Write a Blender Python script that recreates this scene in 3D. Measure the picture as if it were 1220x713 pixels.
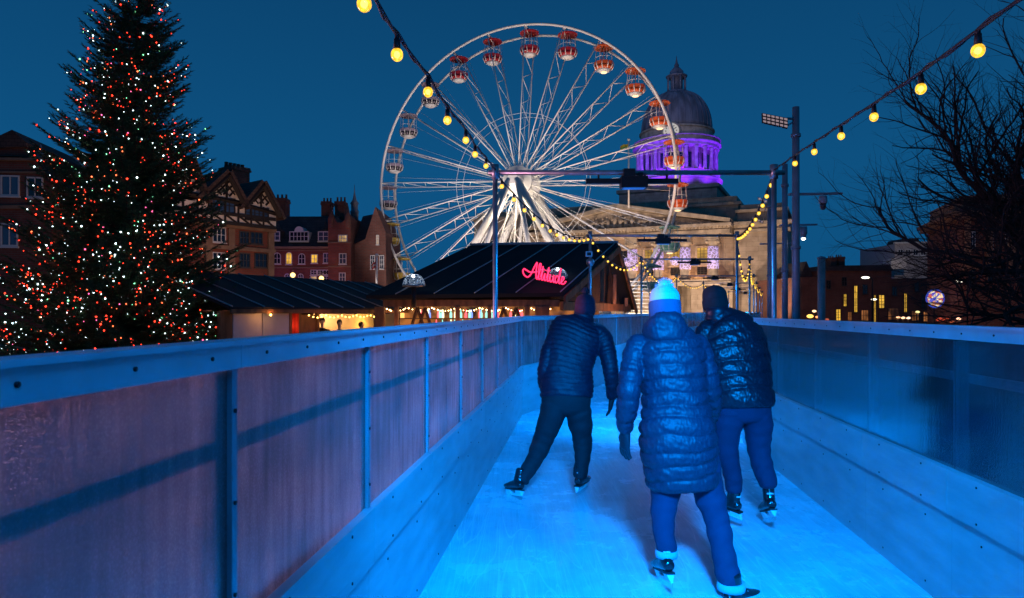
import bpy, math, random
from mathutils import Vector, Matrix, noise as mnoise
V = Vector
PI = math.pi
rnd = random.Random(7)
for o in list(bpy.data.objects):
    bpy.data.objects.remove(o)
S = bpy.context.scene
COL = S.collection

# ------------------------------------------------------------------ camera, sky, exposure
EYE = 1.6; F = 813.0; CX = 610.0; HZ = 371.0
cam_d = bpy.data.cameras.new('camera'); cam = bpy.data.objects.new('camera', cam_d); COL.objects.link(cam)
cam.location = (0, 0, EYE); cam.rotation_euler = (PI/2, 0, 0)
cam_d.sensor_width = 36; cam_d.lens = 24.0; cam_d.shift_y = 14.5/1220
cam_d.clip_start = 0.05; cam_d.clip_end = 3000
cam_d.dof.use_dof = True; cam_d.dof.focus_distance = 6.0; cam_d.dof.aperture_fstop = 8.0
S.camera = cam
W = bpy.data.worlds.new('World'); S.world = W; W.use_nodes = True
nt = W.node_tree; nt.nodes.clear()
wo = nt.nodes.new('ShaderNodeOutputWorld'); bg = nt.nodes.new('ShaderNodeBackground')
sky = nt.nodes.new('ShaderNodeTexSky'); sky.sky_type = 'NISHITA'; sky.sun_disc = False
sky.sun_elevation = math.radians(-3.0); sky.sun_rotation = math.radians(200); sky.air_density = 1.0; sky.ozone_density = 3.0
# dusk: the last skylight sits on an even deep blue that pales towards the horizon
tc = nt.nodes.new('ShaderNodeTexCoord'); sep = nt.nodes.new('ShaderNodeSeparateXYZ')
ramp = nt.nodes.new('ShaderNodeValToRGB')
ramp.color_ramp.elements[0].position = 0.0; ramp.color_ramp.elements[0].color = (0.0042, 0.084, 0.222, 1)
ramp.color_ramp.elements[1].position = 0.55; ramp.color_ramp.elements[1].color = (0.0026, 0.043, 0.126, 1)
e = ramp.color_ramp.elements.new(0.2); e.color = (0.0042, 0.081, 0.215, 1)
nt.links.new(tc.outputs['Generated'], sep.inputs[0]); nt.links.new(sep.outputs['Z'], ramp.inputs[0])
addn = nt.nodes.new('ShaderNodeMixRGB'); addn.blend_type = 'ADD'; addn.inputs[0].default_value = 0.006
nt.links.new(ramp.outputs[0], addn.inputs[1]); nt.links.new(sky.outputs[0], addn.inputs[2])
nt.links.new(addn.outputs[0], bg.inputs[0]); bg.inputs[1].default_value = 1.0
nt.links.new(bg.outputs[0], wo.inputs[0])
S.view_settings.view_transform = 'Standard'; S.view_settings.look = 'None'
S.view_settings.exposure = 0.0; S.view_settings.gamma = 1.0

BLUE = (0.0, 0.26, 1.0)
def lamp(kind, name, loc, energy, color, target=None, size=None, size_y=None, spot=None, blend=0.6, radius=0.1):
    d = bpy.data.lights.new(name, kind); d.energy = energy; d.color = color
    o = bpy.data.objects.new(name, d); COL.objects.link(o); o.location = loc
    if kind == 'AREA':
        d.shape = 'RECTANGLE'; d.size = size; d.size_y = size_y or size
    elif kind == 'SPOT':
        d.spot_size = math.radians(spot); d.spot_blend = blend; d.shadow_soft_size = radius
    else:
        d.shadow_soft_size = radius
    if target is not None:
        o.rotation_euler = (V(target)-V(loc)).to_track_quat('-Z', 'Y').to_euler()
    return o

# ------------------------------------------------------------------ helpers
def P(px, py, D):
    return V(((px-CX)/F*D, D, EYE+(HZ-py)/F*D))
def lerp(a, b, t): return a+(b-a)*t
def rot2(v, a): return V((v.x*math.cos(a)-v.y*math.sin(a), v.x*math.sin(a)+v.y*math.cos(a), v.z))

def mat(name, col, rough=0.6, metal=0.0, var=0.0, scale=5.0, bump=0.0, bscale=None, col2=None, emit=None, estr=0.0,
        spec=None, stretch=None, coat=0.0, sheen=0.0):
    m = bpy.data.materials.new(name); m.use_nodes = True
    n = m.node_tree.nodes; l = m.node_tree.links; b = n['Principled BSDF']
    b.inputs['Base Color'].default_value = (*col, 1); b.inputs['Roughness'].default_value = rough
    b.inputs['Metallic'].default_value = metal
    if spec is not None: b.inputs['Specular IOR Level'].default_value = spec
    if coat: b.inputs['Coat Weight'].default_value = coat
    if sheen: b.inputs['Sheen Weight'].default_value = sheen
    if emit:
        b.inputs['Emission Color'].default_value = (*emit, 1); b.inputs['Emission Strength'].default_value = estr
    t = n.new('ShaderNodeTexCoord'); mp = n.new('ShaderNodeMapping'); l.new(t.outputs['Object'], mp.inputs[0])
    if stretch: mp.inputs['Scale'].default_value = stretch
    if var > 0 or col2:
        no = n.new('ShaderNodeTexNoise'); no.inputs['Scale'].default_value = scale; no.inputs['Detail'].default_value = 6
        l.new(mp.outputs[0], no.inputs['Vector'])
        r = n.new('ShaderNodeValToRGB'); r.color_ramp.elements[0].position = 0.3; r.color_ramp.elements[1].position = 0.7
        c2 = col2 or tuple(min(1, c*(1+var)) for c in col)
        c1 = col if col2 else tuple(c*(1-var) for c in col)
        r.color_ramp.elements[0].color = (*c1, 1); r.color_ramp.elements[1].color = (*c2, 1)
        l.new(no.outputs['Fac'], r.inputs[0]); l.new(r.outputs[0], b.inputs['Base Color'])
    if bump > 0:
        nb = n.new('ShaderNodeTexNoise'); nb.inputs['Scale'].default_value = bscale or scale*3; nb.inputs['Detail'].default_value = 5
        l.new(mp.outputs[0], nb.inputs['Vector'])
        bu = n.new('ShaderNodeBump'); bu.inputs['Strength'].default_value = bump; bu.inputs['Distance'].default_value = 0.02
        l.new(nb.outputs['Fac'], bu.inputs['Height']); l.new(bu.outputs[0], b.inputs['Normal'])
    return m

def brick_mat(name, c1, c2, mortar, scale=1.0, w=0.5, h=0.25, bump=0.3, msize=0.02, offset=0.5):
    m = bpy.data.materials.new(name); m.use_nodes = True
    n = m.node_tree.nodes; l = m.node_tree.links; b = n['Principled BSDF']; b.inputs['Roughness'].default_value = 0.85
    t = n.new('ShaderNodeTexCoord'); sp = n.new('ShaderNodeSeparateXYZ'); cb = n.new('ShaderNodeCombineXYZ')
    ad = n.new('ShaderNodeMath'); ad.operation = 'ADD'
    l.new(t.outputs['Object'], sp.inputs[0]); l.new(sp.outputs[0], ad.inputs[0]); l.new(sp.outputs[1], ad.inputs[1])
    l.new(ad.outputs[0], cb.inputs[0]); l.new(sp.outputs[2], cb.inputs[1])
    br = n.new('ShaderNodeTexBrick'); br.inputs['Scale'].default_value = scale
    br.inputs['Color1'].default_value = (*c1, 1); br.inputs['Color2'].default_value = (*c2, 1); br.inputs['Mortar'].default_value = (*mortar, 1)
    br.inputs['Brick Width'].default_value = w; br.inputs['Row Height'].default_value = h; br.inputs['Mortar Size'].default_value = msize
    br.offset = offset
    l.new(cb.outputs[0], br.inputs['Vector'])
    no = n.new('ShaderNodeTexNoise'); no.inputs['Scale'].default_value = 0.9; no.inputs['Detail'].default_value = 8
    l.new(t.outputs['Object'], no.inputs['Vector'])
    mx = n.new('ShaderNodeMixRGB'); mx.blend_type = 'MULTIPLY'; mx.inputs[0].default_value = 0.8
    r = n.new('ShaderNodeValToRGB'); r.color_ramp.elements[0].position = 0.3; r.color_ramp.elements[0].color = (.5, .47, .45, 1)
    r.color_ramp.elements[1].position = 0.68
    l.new(no.outputs['Fac'], r.inputs[0]); l.new(br.outputs['Color'], mx.inputs[1]); l.new(r.outputs[0], mx.inputs[2])
    l.new(mx.outputs[0], b.inputs['Base Color'])
    bu = n.new('ShaderNodeBump'); bu.inputs['Strength'].default_value = bump; bu.inputs['Distance'].default_value = 0.03; bu.invert = True
    l.new(br.outputs['Fac'], bu.inputs['Height']); l.new(bu.outputs[0], b.inputs['Normal'])
    return m

def emat(name, col, s):
    m = bpy.data.materials.new(name); m.use_nodes = True
    n = m.node_tree.nodes; b = n['Principled BSDF']
    b.inputs['Base Color'].default_value = (0.02, 0.02, 0.02, 1)
    b.inputs['Emission Color'].default_value = (*col, 1); b.inputs['Emission Strength'].default_value = s
    return m

def lit_window_mat(name, col, s, scale=3.0, dark=0.25):
    """a lit room behind a pane: uneven glow"""
    m = emat(name, col, s); n = m.node_tree.nodes; l = m.node_tree.links; b = n['Principled BSDF']
    t = n.new('ShaderNodeTexCoord'); no = n.new('ShaderNodeTexNoise'); no.inputs['Scale'].default_value = scale; no.inputs['Detail'].default_value = 4
    mr = n.new('ShaderNodeMapRange'); mr.inputs[1].default_value = 0.35; mr.inputs[2].default_value = 0.65
    mr.inputs[3].default_value = s*dark; mr.inputs[4].default_value = s*1.3
    l.new(t.outputs['Object'], no.inputs['Vector']); l.new(no.outputs['Fac'], mr.inputs[0]); l.new(mr.outputs[0], b.inputs['Emission Strength'])
    b.inputs['Roughness'].default_value = 0.1
    return m

class Root:
    """a top-level thing: an Empty; its parts carry world-built meshes shifted to it"""
    pass
def tag(o, label=None, cat=None, group=None, kind=None):
    if label: o['label'] = label
    if cat: o['category'] = cat
    if group: o['group'] = group
    if kind: o['kind'] = kind
    return o
def thing(name, loc, label, cat, group=None):
    o = bpy.data.objects.new(name, None); COL.objects.link(o); o.location = loc; o.empty_display_size = 0.3
    return tag(o, label, cat, group)

class MB:
    def __init__(s, T=None): s.v = []; s.f = []; s.m = []; s.sm = []; s.T = T; s.mi = 0
    def add(s, vs, fs, smooth=False, mi=None):
        b = len(s.v)
        if s.T: vs = [s.T(v) for v in vs]
        s.v += [tuple(v) for v in vs]
        s.f += [tuple(i+b for i in f) for f in fs]
        s.m += [s.mi if mi is None else mi]*len(fs); s.sm += [smooth]*len(fs)
        return s
    def box(s, c, d, R=None, mi=None):
        c = V(c); x, y, z = d[0]/2, d[1]/2, d[2]/2
        vs = [V((a*x, b*y, e*z)) for a in (-1, 1) for b in (-1, 1) for e in (-1, 1)]
        if R is not None: vs = [R @ v for v in vs]
        vs = [c+v for v in vs]
        return s.add(vs, [(0, 1, 3, 2), (4, 6, 7, 5), (0, 4, 5, 1), (2, 3, 7, 6), (0, 2, 6, 4), (1, 5, 7, 3)], False, mi)
    def bb(s, x0, x1, y0, y1, z0, z1, mi=None):
        return s.box(((x0+x1)/2, (y0+y1)/2, (z0+z1)/2), (abs(x1-x0), abs(y1-y0), abs(z1-z0)), None, mi)
    def tube(s, pts, r, n=6, cap=True, mi=None, smooth=True):
        pts = [V(p) for p in pts]; k = len(pts)
        rs = r if isinstance(r, (list, tuple)) else [r]*k
        t0 = (pts[1]-pts[0]).normalized()
        up = V((0, 0, 1)) if abs(t0.z) < 0.9 else V((1, 0, 0))
        u = t0.cross(up).normalized()
        vs = []
        for i in range(k):
            t = (pts[min(i+1, k-1)]-pts[max(i-1, 0)]).normalized()
            u = (u - t*u.dot(t)).normalized(); w = t.cross(u)
            for j in range(n):
                a = 2*PI*j/n
                vs.append(pts[i]+(u*math.cos(a)+w*math.sin(a))*rs[i])
        fs = [(i*n+j, i*n+(j+1) % n, (i+1)*n+(j+1) % n, (i+1)*n+j) for i in range(k-1) for j in range(n)]
        if cap: fs += [tuple(range(n-1, -1, -1)), tuple((k-1)*n+j for j in range(n))]
        return s.add(vs, fs, smooth, mi)
    def lathe(s, c, prof, n=24, smooth=True, mi=None, ax=None, a0=0.0):
        """prof: list of (r, z)"""
        c = V(c); vs = []; k = len(prof)
        for r, z in prof:
            for j in range(n):
                a = a0+2*PI*j/n; p = V((r*math.cos(a), r*math.sin(a), z))
                if ax is not None: p = ax @ p
                vs.append(c+p)
        fs = [(i*n+j, i*n+(j+1) % n, (i+1)*n+(j+1) % n, (i+1)*n+j) for i in range(k-1) for j in range(n)]
        if prof[0][0] > 1e-4: fs.append(tuple(range(n-1, -1, -1)))
        if prof[-1][0] > 1e-4: fs.append(tuple((k-1)*n+j for j in range(n)))
        return s.add(vs, fs, smooth, mi)
    def ball(s, c, r, n=10, m=6, sc=(1, 1, 1), mi=None):
        c = V(c); vs = [c+V((0, 0, -r*sc[2]))]
        for i in range(1, m):
            ph = -PI/2+PI*i/m
            for j in range(n):
                a = 2*PI*j/n
                vs.append(c+V((r*sc[0]*math.cos(ph)*math.cos(a), r*sc[1]*math.cos(ph)*math.sin(a), r*sc[2]*math.sin(ph))))
        vs.append(c+V((0, 0, r*sc[2])))
        fs = [(0, 1+(j+1) % n, 1+j) for j in range(n)]
        for i in range(m-2):
            for j in range(n):
                a = 1+i*n+j; b = 1+i*n+(j+1) % n
                fs.append((a, b, b+n, a+n))
        t = len(vs)-1; o = 1+(m-2)*n
        fs += [(o+j, o+(j+1) % n, t) for j in range(n)]
        return s.add(vs, fs, True, mi)
    def quad(s, a, b, c, d, mi=None): return s.add([a, b, c, d], [(0, 1, 2, 3)], False, mi)
    def slab(s, poly, off, mi=None):
        """a flat polygon (list of 3D points) thickened by the vector off"""
        n = len(poly); poly = [V(p) for p in poly]; off = V(off)
        vs = poly+[p+off for p in poly]
        fs = [tuple(range(n-1, -1, -1)), tuple(range(n, 2*n))]+[(i, (i+1) % n, n+(i+1) % n, n+i) for i in range(n)]
        return s.add(vs, fs, False, mi)
    def build(s, name, mats, root=None, parent=None):
        me = bpy.data.meshes.new(name)
        L = root.location if root else V((0, 0, 0))
        me.from_pydata([(a-L[0], b-L[1], c-L[2]) for a, b, c in s.v], [], s.f)
        if not isinstance(mats, (list, tuple)): mats = [mats]
        for m in mats: me.materials.append(m)
        me.polygons.foreach_set('material_index', s.m); me.polygons.foreach_set('use_smooth', s.sm)
        me.validate(); me.update()
        o = bpy.data.objects.new(name, me); COL.objects.link(o)
        if parent or root: o.parent = parent or root
        return o

def catmull(pts, step):
    """pts: list of tuples of equal length (x,y,z,...) -> resampled"""
    out = []; n = len(pts)
    for i in range(n-1):
        p0 = pts[max(i-1, 0)]; p1 = pts[i]; p2 = pts[i+1]; p3 = pts[min(i+2, n-1)]
        d = math.dist(p1[:3], p2[:3]); k = max(1, int(d/step))
        for j in range(k):
            t = j/k; t2 = t*t; t3 = t2*t
            out.append(tuple(0.5*((2*b)+(-a+c)*t+(2*a-5*b+4*c-e_)*t2+(-a+3*b-3*c+e_)*t3) for a, b, c, e_ in zip(p0, p1, p2, p3)))
    out.append(tuple(pts[-1]))
    return out

def loft(mb, pts, right, step=0.01, n=36, mod=None, power=2.0, flat=False):
    """pts: (x,y,z, rx, ry) along a limb or trunk; mod(s, a, p)-> factor"""
    q = catmull(pts, step); right = V(right); k = len(q); vs = []; s = 0
    for i in range(k):
        p = V(q[i][:3]); a_ = V(q[max(i-1, 0)][:3]); b_ = V(q[min(i+1, k-1)][:3]); t = (b_-a_).normalized()
        u = (right-t*right.dot(t)).normalized(); w = t.cross(u)
        if i: s += (p-V(q[i-1][:3])).length
        for j in range(n):
            a = 2*PI*j/n; ca, sa = math.cos(a), math.sin(a)
            r = 1.0
            if power != 2.0: r = (abs(ca)**power+abs(sa)**power)**(-1/power)
            f = mod(s, a, p) if mod else 1.0
            vs.append(p+u*(q[i][3]*ca*r*f)+w*(q[i][4]*sa*r*f))
    fs = [(i*n+j, i*n+(j+1) % n, (i+1)*n+(j+1) % n, (i+1)*n+j) for i in range(k-1) for j in range(n)]
    # rounded caps
    for ci, sg in ((0, -1), (k-1, 1)):
        p = V(q[ci][:3]); o_ = V(q[1 if ci == 0 else k-2][:3]); t = (p-o_).normalized(); rr = min(q[ci][3], q[ci][4])
        base = ci*n; prev = [base+j for j in range(n)]
        c0 = V((0, 0, 0))
        for h in (0.5, 0.85):
            sc = math.sqrt(1-h*h); ring = []
            if flat and ci == 0: sc = 1.03-h*.5; h = -.02
            for j in range(n):
                vv = vs[base+j]; vs.append(p+(vv-p)*sc+t*rr*h*0.5); ring.append(len(vs)-1)
            for j in range(n):
                fc = (prev[j], prev[(j+1) % n], ring[(j+1) % n], ring[j])
                fs.append(fc if sg > 0 else fc[::-1])
            prev = ring
        fs.append(tuple(prev) if sg > 0 else tuple(prev[::-1]))
    mb.add(vs, fs, True)

def fused(mb, name, mats, root, voxel=0.01, smooth=3, parent=None, disp=None):
    """one continuous surface out of overlapping closed pieces"""
    o = mb.build(name, mats, root)
    md = o.modifiers.new('r', 'REMESH'); md.mode = 'VOXEL'; md.voxel_size = voxel; md.use_smooth_shade = True
    if smooth:
        sm = o.modifiers.new('s', 'SMOOTH'); sm.iterations = smooth; sm.factor = 0.5
    bpy.context.view_layer.update()
    dg = bpy.context.evaluated_depsgraph_get()
    me = bpy.data.meshes.new_from_object(o.evaluated_get(dg)); o.modifiers.clear()
    old = o.data; o.data = me; bpy.data.meshes.remove(old)
    if not me.materials:
        for m in (mats if isinstance(mats, (list, tuple)) else [mats]): me.materials.append(m)
    if disp:
        L = root.location; nn = [v.normal.copy() for v in me.vertices]
        for v, q in zip(me.vertices, nn): v.co += q*disp(v.co+L)
    me.polygons.foreach_set('use_smooth', [True]*len(me.polygons))
    me.update()
    if parent: o.parent = parent
    return o

def copy_tree(o, loc=None, parent=None):
    c = o.copy(); COL.objects.link(c); c.parent = parent
    if loc is not None: c.location = loc
    for ch in [x for x in ALL_CH.get(o.name, [])]:
        copy_tree(ch, None, c)
    return c
ALL_CH = {}
def index_children():
    ALL_CH.clear()
    for o in bpy.data.objects:
        if o.parent: ALL_CH.setdefault(o.parent.name, []).append(o)

# ------------------------------------------------------------------ shared materials
M_wood = mat('timber', (0.19, 0.085, 0.035), 0.7, var=0.5, scale=6, bump=0.4, stretch=(1, 1, .3))
M_wood2 = mat('dark_timber', (0.07, 0.032, 0.016), 0.75, var=0.4, scale=5, bump=0.3)
M_steel = mat('galvanised_steel', (0.42, 0.44, 0.47), 0.38, 0.8, var=0.25, scale=9)
M_black = mat('black_housing', (0.012, 0.012, 0.014), 0.5)
M_mast = mat('mast_paint', (0.36, 0.34, 0.38), 0.5, 0.3, var=0.2, scale=3)
M_cable = mat('rubber_cable', (0.012, 0.012, 0.014), 0.6)
M_white = mat('white_paint', (0.78, 0.76, 0.73), 0.45, var=0.08, scale=1.5)
M_glassdark = mat('window_glass', (0.02, 0.03, 0.045), 0.06, spec=0.8)
M_bulb = lit_window_mat('warm_bulb', (1.0, 0.54, 0.025), 1.7, 70.0, 0.5)
M_bulb.node_tree.nodes['Principled BSDF'].inputs['Alpha'].default_value = 0.78
M_core = emat('bulb_core', (1.0, 0.66, 0.16), 7.0)
# ------------------------------------------------------------------ ground and ice
LW = [(-1.203, -3.0), (0.16, 10.5), (1.85, 14.6), (4.05, 21.2), (7.5, 31), (13.6, 47), (17.4, 57)]
RW = [(1.662, -3.0), (2.803, 8.3), (4.65, 14.6), (7.2, 21.2), (10.65, 31), (16.8, 47), (20.6, 57)]

M_ground = brick_mat('granite_paving', (0.10, 0.10, 0.105), (0.14, 0.135, 0.13), (0.05, 0.05, 0.05), 1.0, 0.9, 0.6)
def gz(Y): return -0.4 if Y < 36 else (-1.6 if Y > 60 else -0.4-1.2*(Y-36)/24)
g = MB(); ys = [-400, -60, 0, 20, 36, 44, 52, 60, 90, 150, 400, 1600]; xs = [-1500, -200, -60, -20, 0, 20, 60, 200, 1500]
vs = [V((x, y, gz(y))) for y in ys for x in xs]
g.add(vs, [(j*len(xs)+i, j*len(xs)+i+1, (j+1)*len(xs)+i+1, (j+1)*len(xs)+i) for j in range(len(ys)-1) for i in range(len(xs)-1)])
tag(g.build('ground', M_ground), kind='structure')

def ice_material():
    m = bpy.data.materials.new('ice'); m.use_nodes = True; n = m.node_tree.nodes; l = m.node_tree.links; b = n['Principled BSDF']
    b.inputs['Roughness'].default_value = 0.3; b.inputs['IOR'].default_value = 1.31
    t = n.new('ShaderNodeTexCoord')
    # cloudy, snow-dusted patches
    no = n.new('ShaderNodeTexNoise'); no.inputs['Scale'].default_value = 1.1; no.inputs['Detail'].default_value = 9; no.inputs['Roughness'].default_value = 0.65
    l.new(t.outputs['Object'], no.inputs['Vector'])
    r = n.new('ShaderNodeValToRGB'); r.color_ramp.elements[0].position = 0.32; r.color_ramp.elements[0].color = (0.27, 0.50, 0.56, 1)
    r.color_ramp.elements[1].position = 0.7; r.color_ramp.elements[1].color = (0.52, 0.84, 0.92, 1)
    l.new(no.outputs['Fac'], r.inputs[0])
    # skate scratches: thin iso-lines of stretched, distorted noise at several bearings
    prev = None
    for k, (rz, sx, sy, sc) in enumerate(((0.15, 2.4, 0.10, 1.0), (-0.45, 2.0, 0.10, 1.3), (0.75, 1.8, 0.12, 1.1), (0.35, 3.2, .10, .9), (-0.1, 3.6, .08, 1.2), (-0.8, 2.2, .10, 1.0))):
        mp = n.new('ShaderNodeMapping'); mp.inputs['Rotation'].default_value = (0, 0, rz); mp.inputs['Scale'].default_value = (sx, sy, 1)
        mp.inputs['Location'].default_value = (k*3.1, k*1.7, 0)
        l.new(t.outputs['Object'], mp.inputs[0])
        nn = n.new('ShaderNodeTexNoise'); nn.inputs['Scale'].default_value = 1.3*sc; nn.inputs['Detail'].default_value = 0.5
        l.new(mp.outputs[0], nn.inputs['Vector'])
        mu = n.new('ShaderNodeMath'); mu.operation = 'MULTIPLY'; mu.inputs[1].default_value = 14; l.new(nn.outputs['Fac'], mu.inputs[0])
        fr = n.new('ShaderNodeMath'); fr.operation = 'PINGPONG'; fr.inputs[1].default_value = 0.5; l.new(mu.outputs[0], fr.inputs[0])
        lt = n.new('ShaderNodeMath'); lt.operation = 'LESS_THAN'; lt.inputs[1].default_value = 0.018; l.new(fr.outputs[0], lt.inputs[0])
        if prev is None: prev = lt
        else:
            mxx = n.new('ShaderNodeMath'); mxx.operation = 'MAXIMUM'; l.new(prev.outputs[0], mxx.inputs[0]); l.new(lt.outputs[0], mxx.inputs[1]); prev = mxx
    mx = n.new('ShaderNodeMixRGB'); mx.inputs[2].default_value = (0.70, 0.93, 0.96, 1)
    fm = n.new('ShaderNodeMath'); fm.operation = 'MULTIPLY'; fm.inputs[1].default_value = 0.42; l.new(prev.outputs[0], fm.inputs[0])
    l.new(fm.outputs[0], mx.inputs[0]); l.new(r.outputs[0], mx.inputs[1]); l.new(mx.outputs[0], b.inputs['Base Color'])
    n2 = n.new('ShaderNodeTexNoise'); n2.inputs['Scale'].default_value = 40; n2.inputs['Detail'].default_value = 6; l.new(t.outputs['Object'], n2.inputs['Vector'])
    ms = n.new('ShaderNodeMapping'); ms.inputs['Scale'].default_value = (9, .7, 1); ms.inputs['Rotation'].default_value = (0, 0, -.12); l.new(t.outputs['Object'], ms.inputs[0])
    n3 = n.new('ShaderNodeTexNoise'); n3.inputs['Scale'].default_value = 2.0; n3.inputs['Detail'].default_value = 8; n3.inputs['Roughness'].default_value = .7; l.new(ms.outputs[0], n3.inputs['Vector'])
    r3 = n.new('ShaderNodeMapRange'); r3.inputs[1].default_value = .3; r3.inputs[2].default_value = .7; r3.inputs[3].default_value = .80; r3.inputs[4].default_value = 1.06; l.new(n3.outputs['Fac'], r3.inputs[0])
    mu3 = n.new('ShaderNodeMixRGB'); mu3.blend_type = 'MULTIPLY'; mu3.inputs[0].default_value = 1; l.new(mx.outputs[0], mu3.inputs[1]); l.new(r3.outputs[0], mu3.inputs[2]); l.new(mu3.outputs[0], b.inputs['Base Color'])
    su = n.new('ShaderNodeMath'); su.operation = 'ADD'; l.new(n2.outputs['Fac'], su.inputs[0]); l.new(fm.outputs[0], su.inputs[1])
    bu = n.new('ShaderNodeBump'); bu.inputs['Strength'].default_value = 0.35; bu.inputs['Distance'].default_value = 0.006
    l.new(su.outputs[0], bu.inputs['Height']); l.new(bu.outputs[0], b.inputs['Normal'])
    rr = n.new('ShaderNodeMapRange'); rr.inputs[3].default_value = 0.12; rr.inputs[4].default_value = 0.40; l.new(no.outputs['Fac'], rr.inputs[0]); l.new(rr.outputs[0], b.inputs['Roughness'])
    return m
M_ice = ice_material()
M_deck = mat('rink_deck', (0.16, 0.16, 0.17), 0.8, var=0.2)
g = MB()
n = len(LW); vs = [V((x-.03, y, 0)) for x, y in LW]+[V((x+.03, y, 0)) for x, y in RW]
g.add(vs, [(i, n+i, n+i+1, i+1) for i in range(n-1)])
tag(g.build('ice_surface', M_ice), kind='structure')
g = MB()
vs = [V((x-.25, y, z)) for z in (-0.42, -0.03) for x, y in LW]+[V((x+.25, y, z)) for z in (-0.42, -0.03) for x, y in RW]
for i in range(n-1):
    g.add([vs[i], vs[n+i], vs[2*n+i], vs[3*n+i], vs[i+1], vs[n+i+1], vs[2*n+i+1], vs[3*n+i+1]],
          [(1, 3, 7, 5), (0, 1, 5, 4), (3, 2, 6, 7)])
tag(g.build('rink_platform', M_deck), kind='structure')

# ------------------------------------------------------------------ rink barriers
def frosted(name='frosted_panel', lo=.66, hi=.96, dcol=.26, stripes=.6):
    m = bpy.data.materials.new(name); m.use_nodes = True; n = m.node_tree.nodes; l = m.node_tree.links; n.clear()
    out = n.new('ShaderNodeOutputMaterial'); t = n.new('ShaderNodeTexCoord')
    tr = n.new('ShaderNodeBsdfTransparent'); tr.inputs[0].default_value = (.85, .87, .9, 1)
    tr0 = tr; rf = n.new('ShaderNodeBsdfRefraction'); rf.inputs['Roughness'].default_value = .13; rf.inputs['IOR'].default_value = 1.02; rf.inputs[0].default_value = (.85, .87, .9, 1)
    tr = n.new('ShaderNodeMixShader'); tr.inputs[0].default_value = .6; l.new(tr0.outputs[0], tr.inputs[1]); l.new(rf.outputs[0], tr.inputs[2])
    tl = n.new('ShaderNodeBsdfTranslucent'); tl.inputs[0].default_value = (.8, .8, .82, 1)
    di = n.new('ShaderNodeBsdfDiffuse'); di.inputs[0].default_value = (dcol, dcol*1.04, dcol*1.08, 1)
    gl = n.new('ShaderNodeBsdfGlossy'); gl.inputs['Roughness'].default_value = 0.12
    # dew: fine droplets plus runs
    no = n.new('ShaderNodeTexNoise'); no.inputs['Scale'].default_value = 90; no.inputs['Detail'].default_value = 3; l.new(t.outputs['Object'], no.inputs['Vector'])
    mp = n.new('ShaderNodeMapping'); mp.inputs['Scale'].default_value = (14, 14, 1.3); l.new(t.outputs['Object'], mp.inputs[0])
    st = n.new('ShaderNodeTexNoise'); st.inputs['Scale'].default_value = 1.6; st.inputs['Detail'].default_value = 6; l.new(mp.outputs[0], st.inputs['Vector'])
    bg_ = n.new('ShaderNodeTexNoise'); bg_.inputs['Scale'].default_value = 2.2; bg_.inputs['Detail'].default_value = 6; l.new(t.outputs['Object'], bg_.inputs['Vector'])
    ad = n.new('ShaderNodeMath'); ad.operation = 'ADD'; l.new(no.outputs['Fac'], ad.inputs[0]); l.new(st.outputs['Fac'], ad.inputs[1])
    bu = n.new('ShaderNodeBump'); bu.inputs['Strength'].default_value = 0.4 if lo > .5 else .15; bu.inputs['Distance'].default_value = 0.004; l.new(ad.outputs[0], bu.inputs['Height'])
    # beads of water and dried runs also vary how much light the sheet passes
    vo = n.new('ShaderNodeTexVoronoi'); vo.inputs['Scale'].default_value = 130; l.new(t.outputs['Object'], vo.inputs['Vector'])
    vr = n.new('ShaderNodeMapRange'); vr.inputs[1].default_value = .0; vr.inputs[2].default_value = .55; vr.inputs[3].default_value = 1.25; vr.inputs[4].default_value = .72; l.new(vo.outputs['Distance'], vr.inputs[0])
    br_ = n.new('ShaderNodeMapRange'); br_.inputs[1].default_value = .3; br_.inputs[2].default_value = .7; br_.inputs[3].default_value = .30; br_.inputs[4].default_value = 1.15; l.new(bg_.outputs['Fac'], br_.inputs[0])
    mm_ = n.new('ShaderNodeMath'); mm_.operation = 'MULTIPLY'; l.new(vr.outputs[0], mm_.inputs[0]); l.new(br_.outputs[0], mm_.inputs[1])
    sr_ = n.new('ShaderNodeMapRange'); sr_.inputs[1].default_value = .3; sr_.inputs[2].default_value = .7; sr_.inputs[3].default_value = .60; sr_.inputs[4].default_value = 1.3; l.new(st.outputs['Fac'], sr_.inputs[0])
    m4_ = n.new('ShaderNodeMath'); m4_.operation = 'MULTIPLY'; m4_.use_clamp = True; l.new(mm_.outputs[0], m4_.inputs[0]); l.new(sr_.outputs[0], m4_.inputs[1])
    cc_ = n.new('ShaderNodeCombineColor'); 
    for q_ in range(3): l.new(m4_.outputs[0], cc_.inputs[q_])
    l.new(cc_.outputs[0], tl.inputs[0])
    l.new(bu.outputs[0], gl.inputs['Normal']); l.new(bu.outputs[0], di.inputs['Normal'])
    m1 = n.new('ShaderNodeMixShader'); m1.inputs[0].default_value = 0.5; l.new(tl.outputs[0], m1.inputs[1]); l.new(di.outputs[0], m1.inputs[2])
    # clear-to-misted balance varies with dew
    a2 = n.new('ShaderNodeMath'); a2.operation = 'ADD'; l.new(bg_.outputs['Fac'], a2.inputs[0]); l.new(st.outputs['Fac'], a2.inputs[1])
    a3 = n.new('ShaderNodeMath'); a3.operation = 'MULTIPLY_ADD'; a3.inputs[1].default_value = 0.35; l.new(no.outputs['Fac'], a3.inputs[0]); l.new(a2.outputs[0], a3.inputs[2])
    mr = n.new('ShaderNodeMapRange'); mr.inputs[1].default_value = 0.8; mr.inputs[2].default_value = 1.5; mr.inputs[3].default_value = lo; mr.inputs[4].default_value = hi
    l.new(a3.outputs[0], mr.inputs[0])
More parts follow.
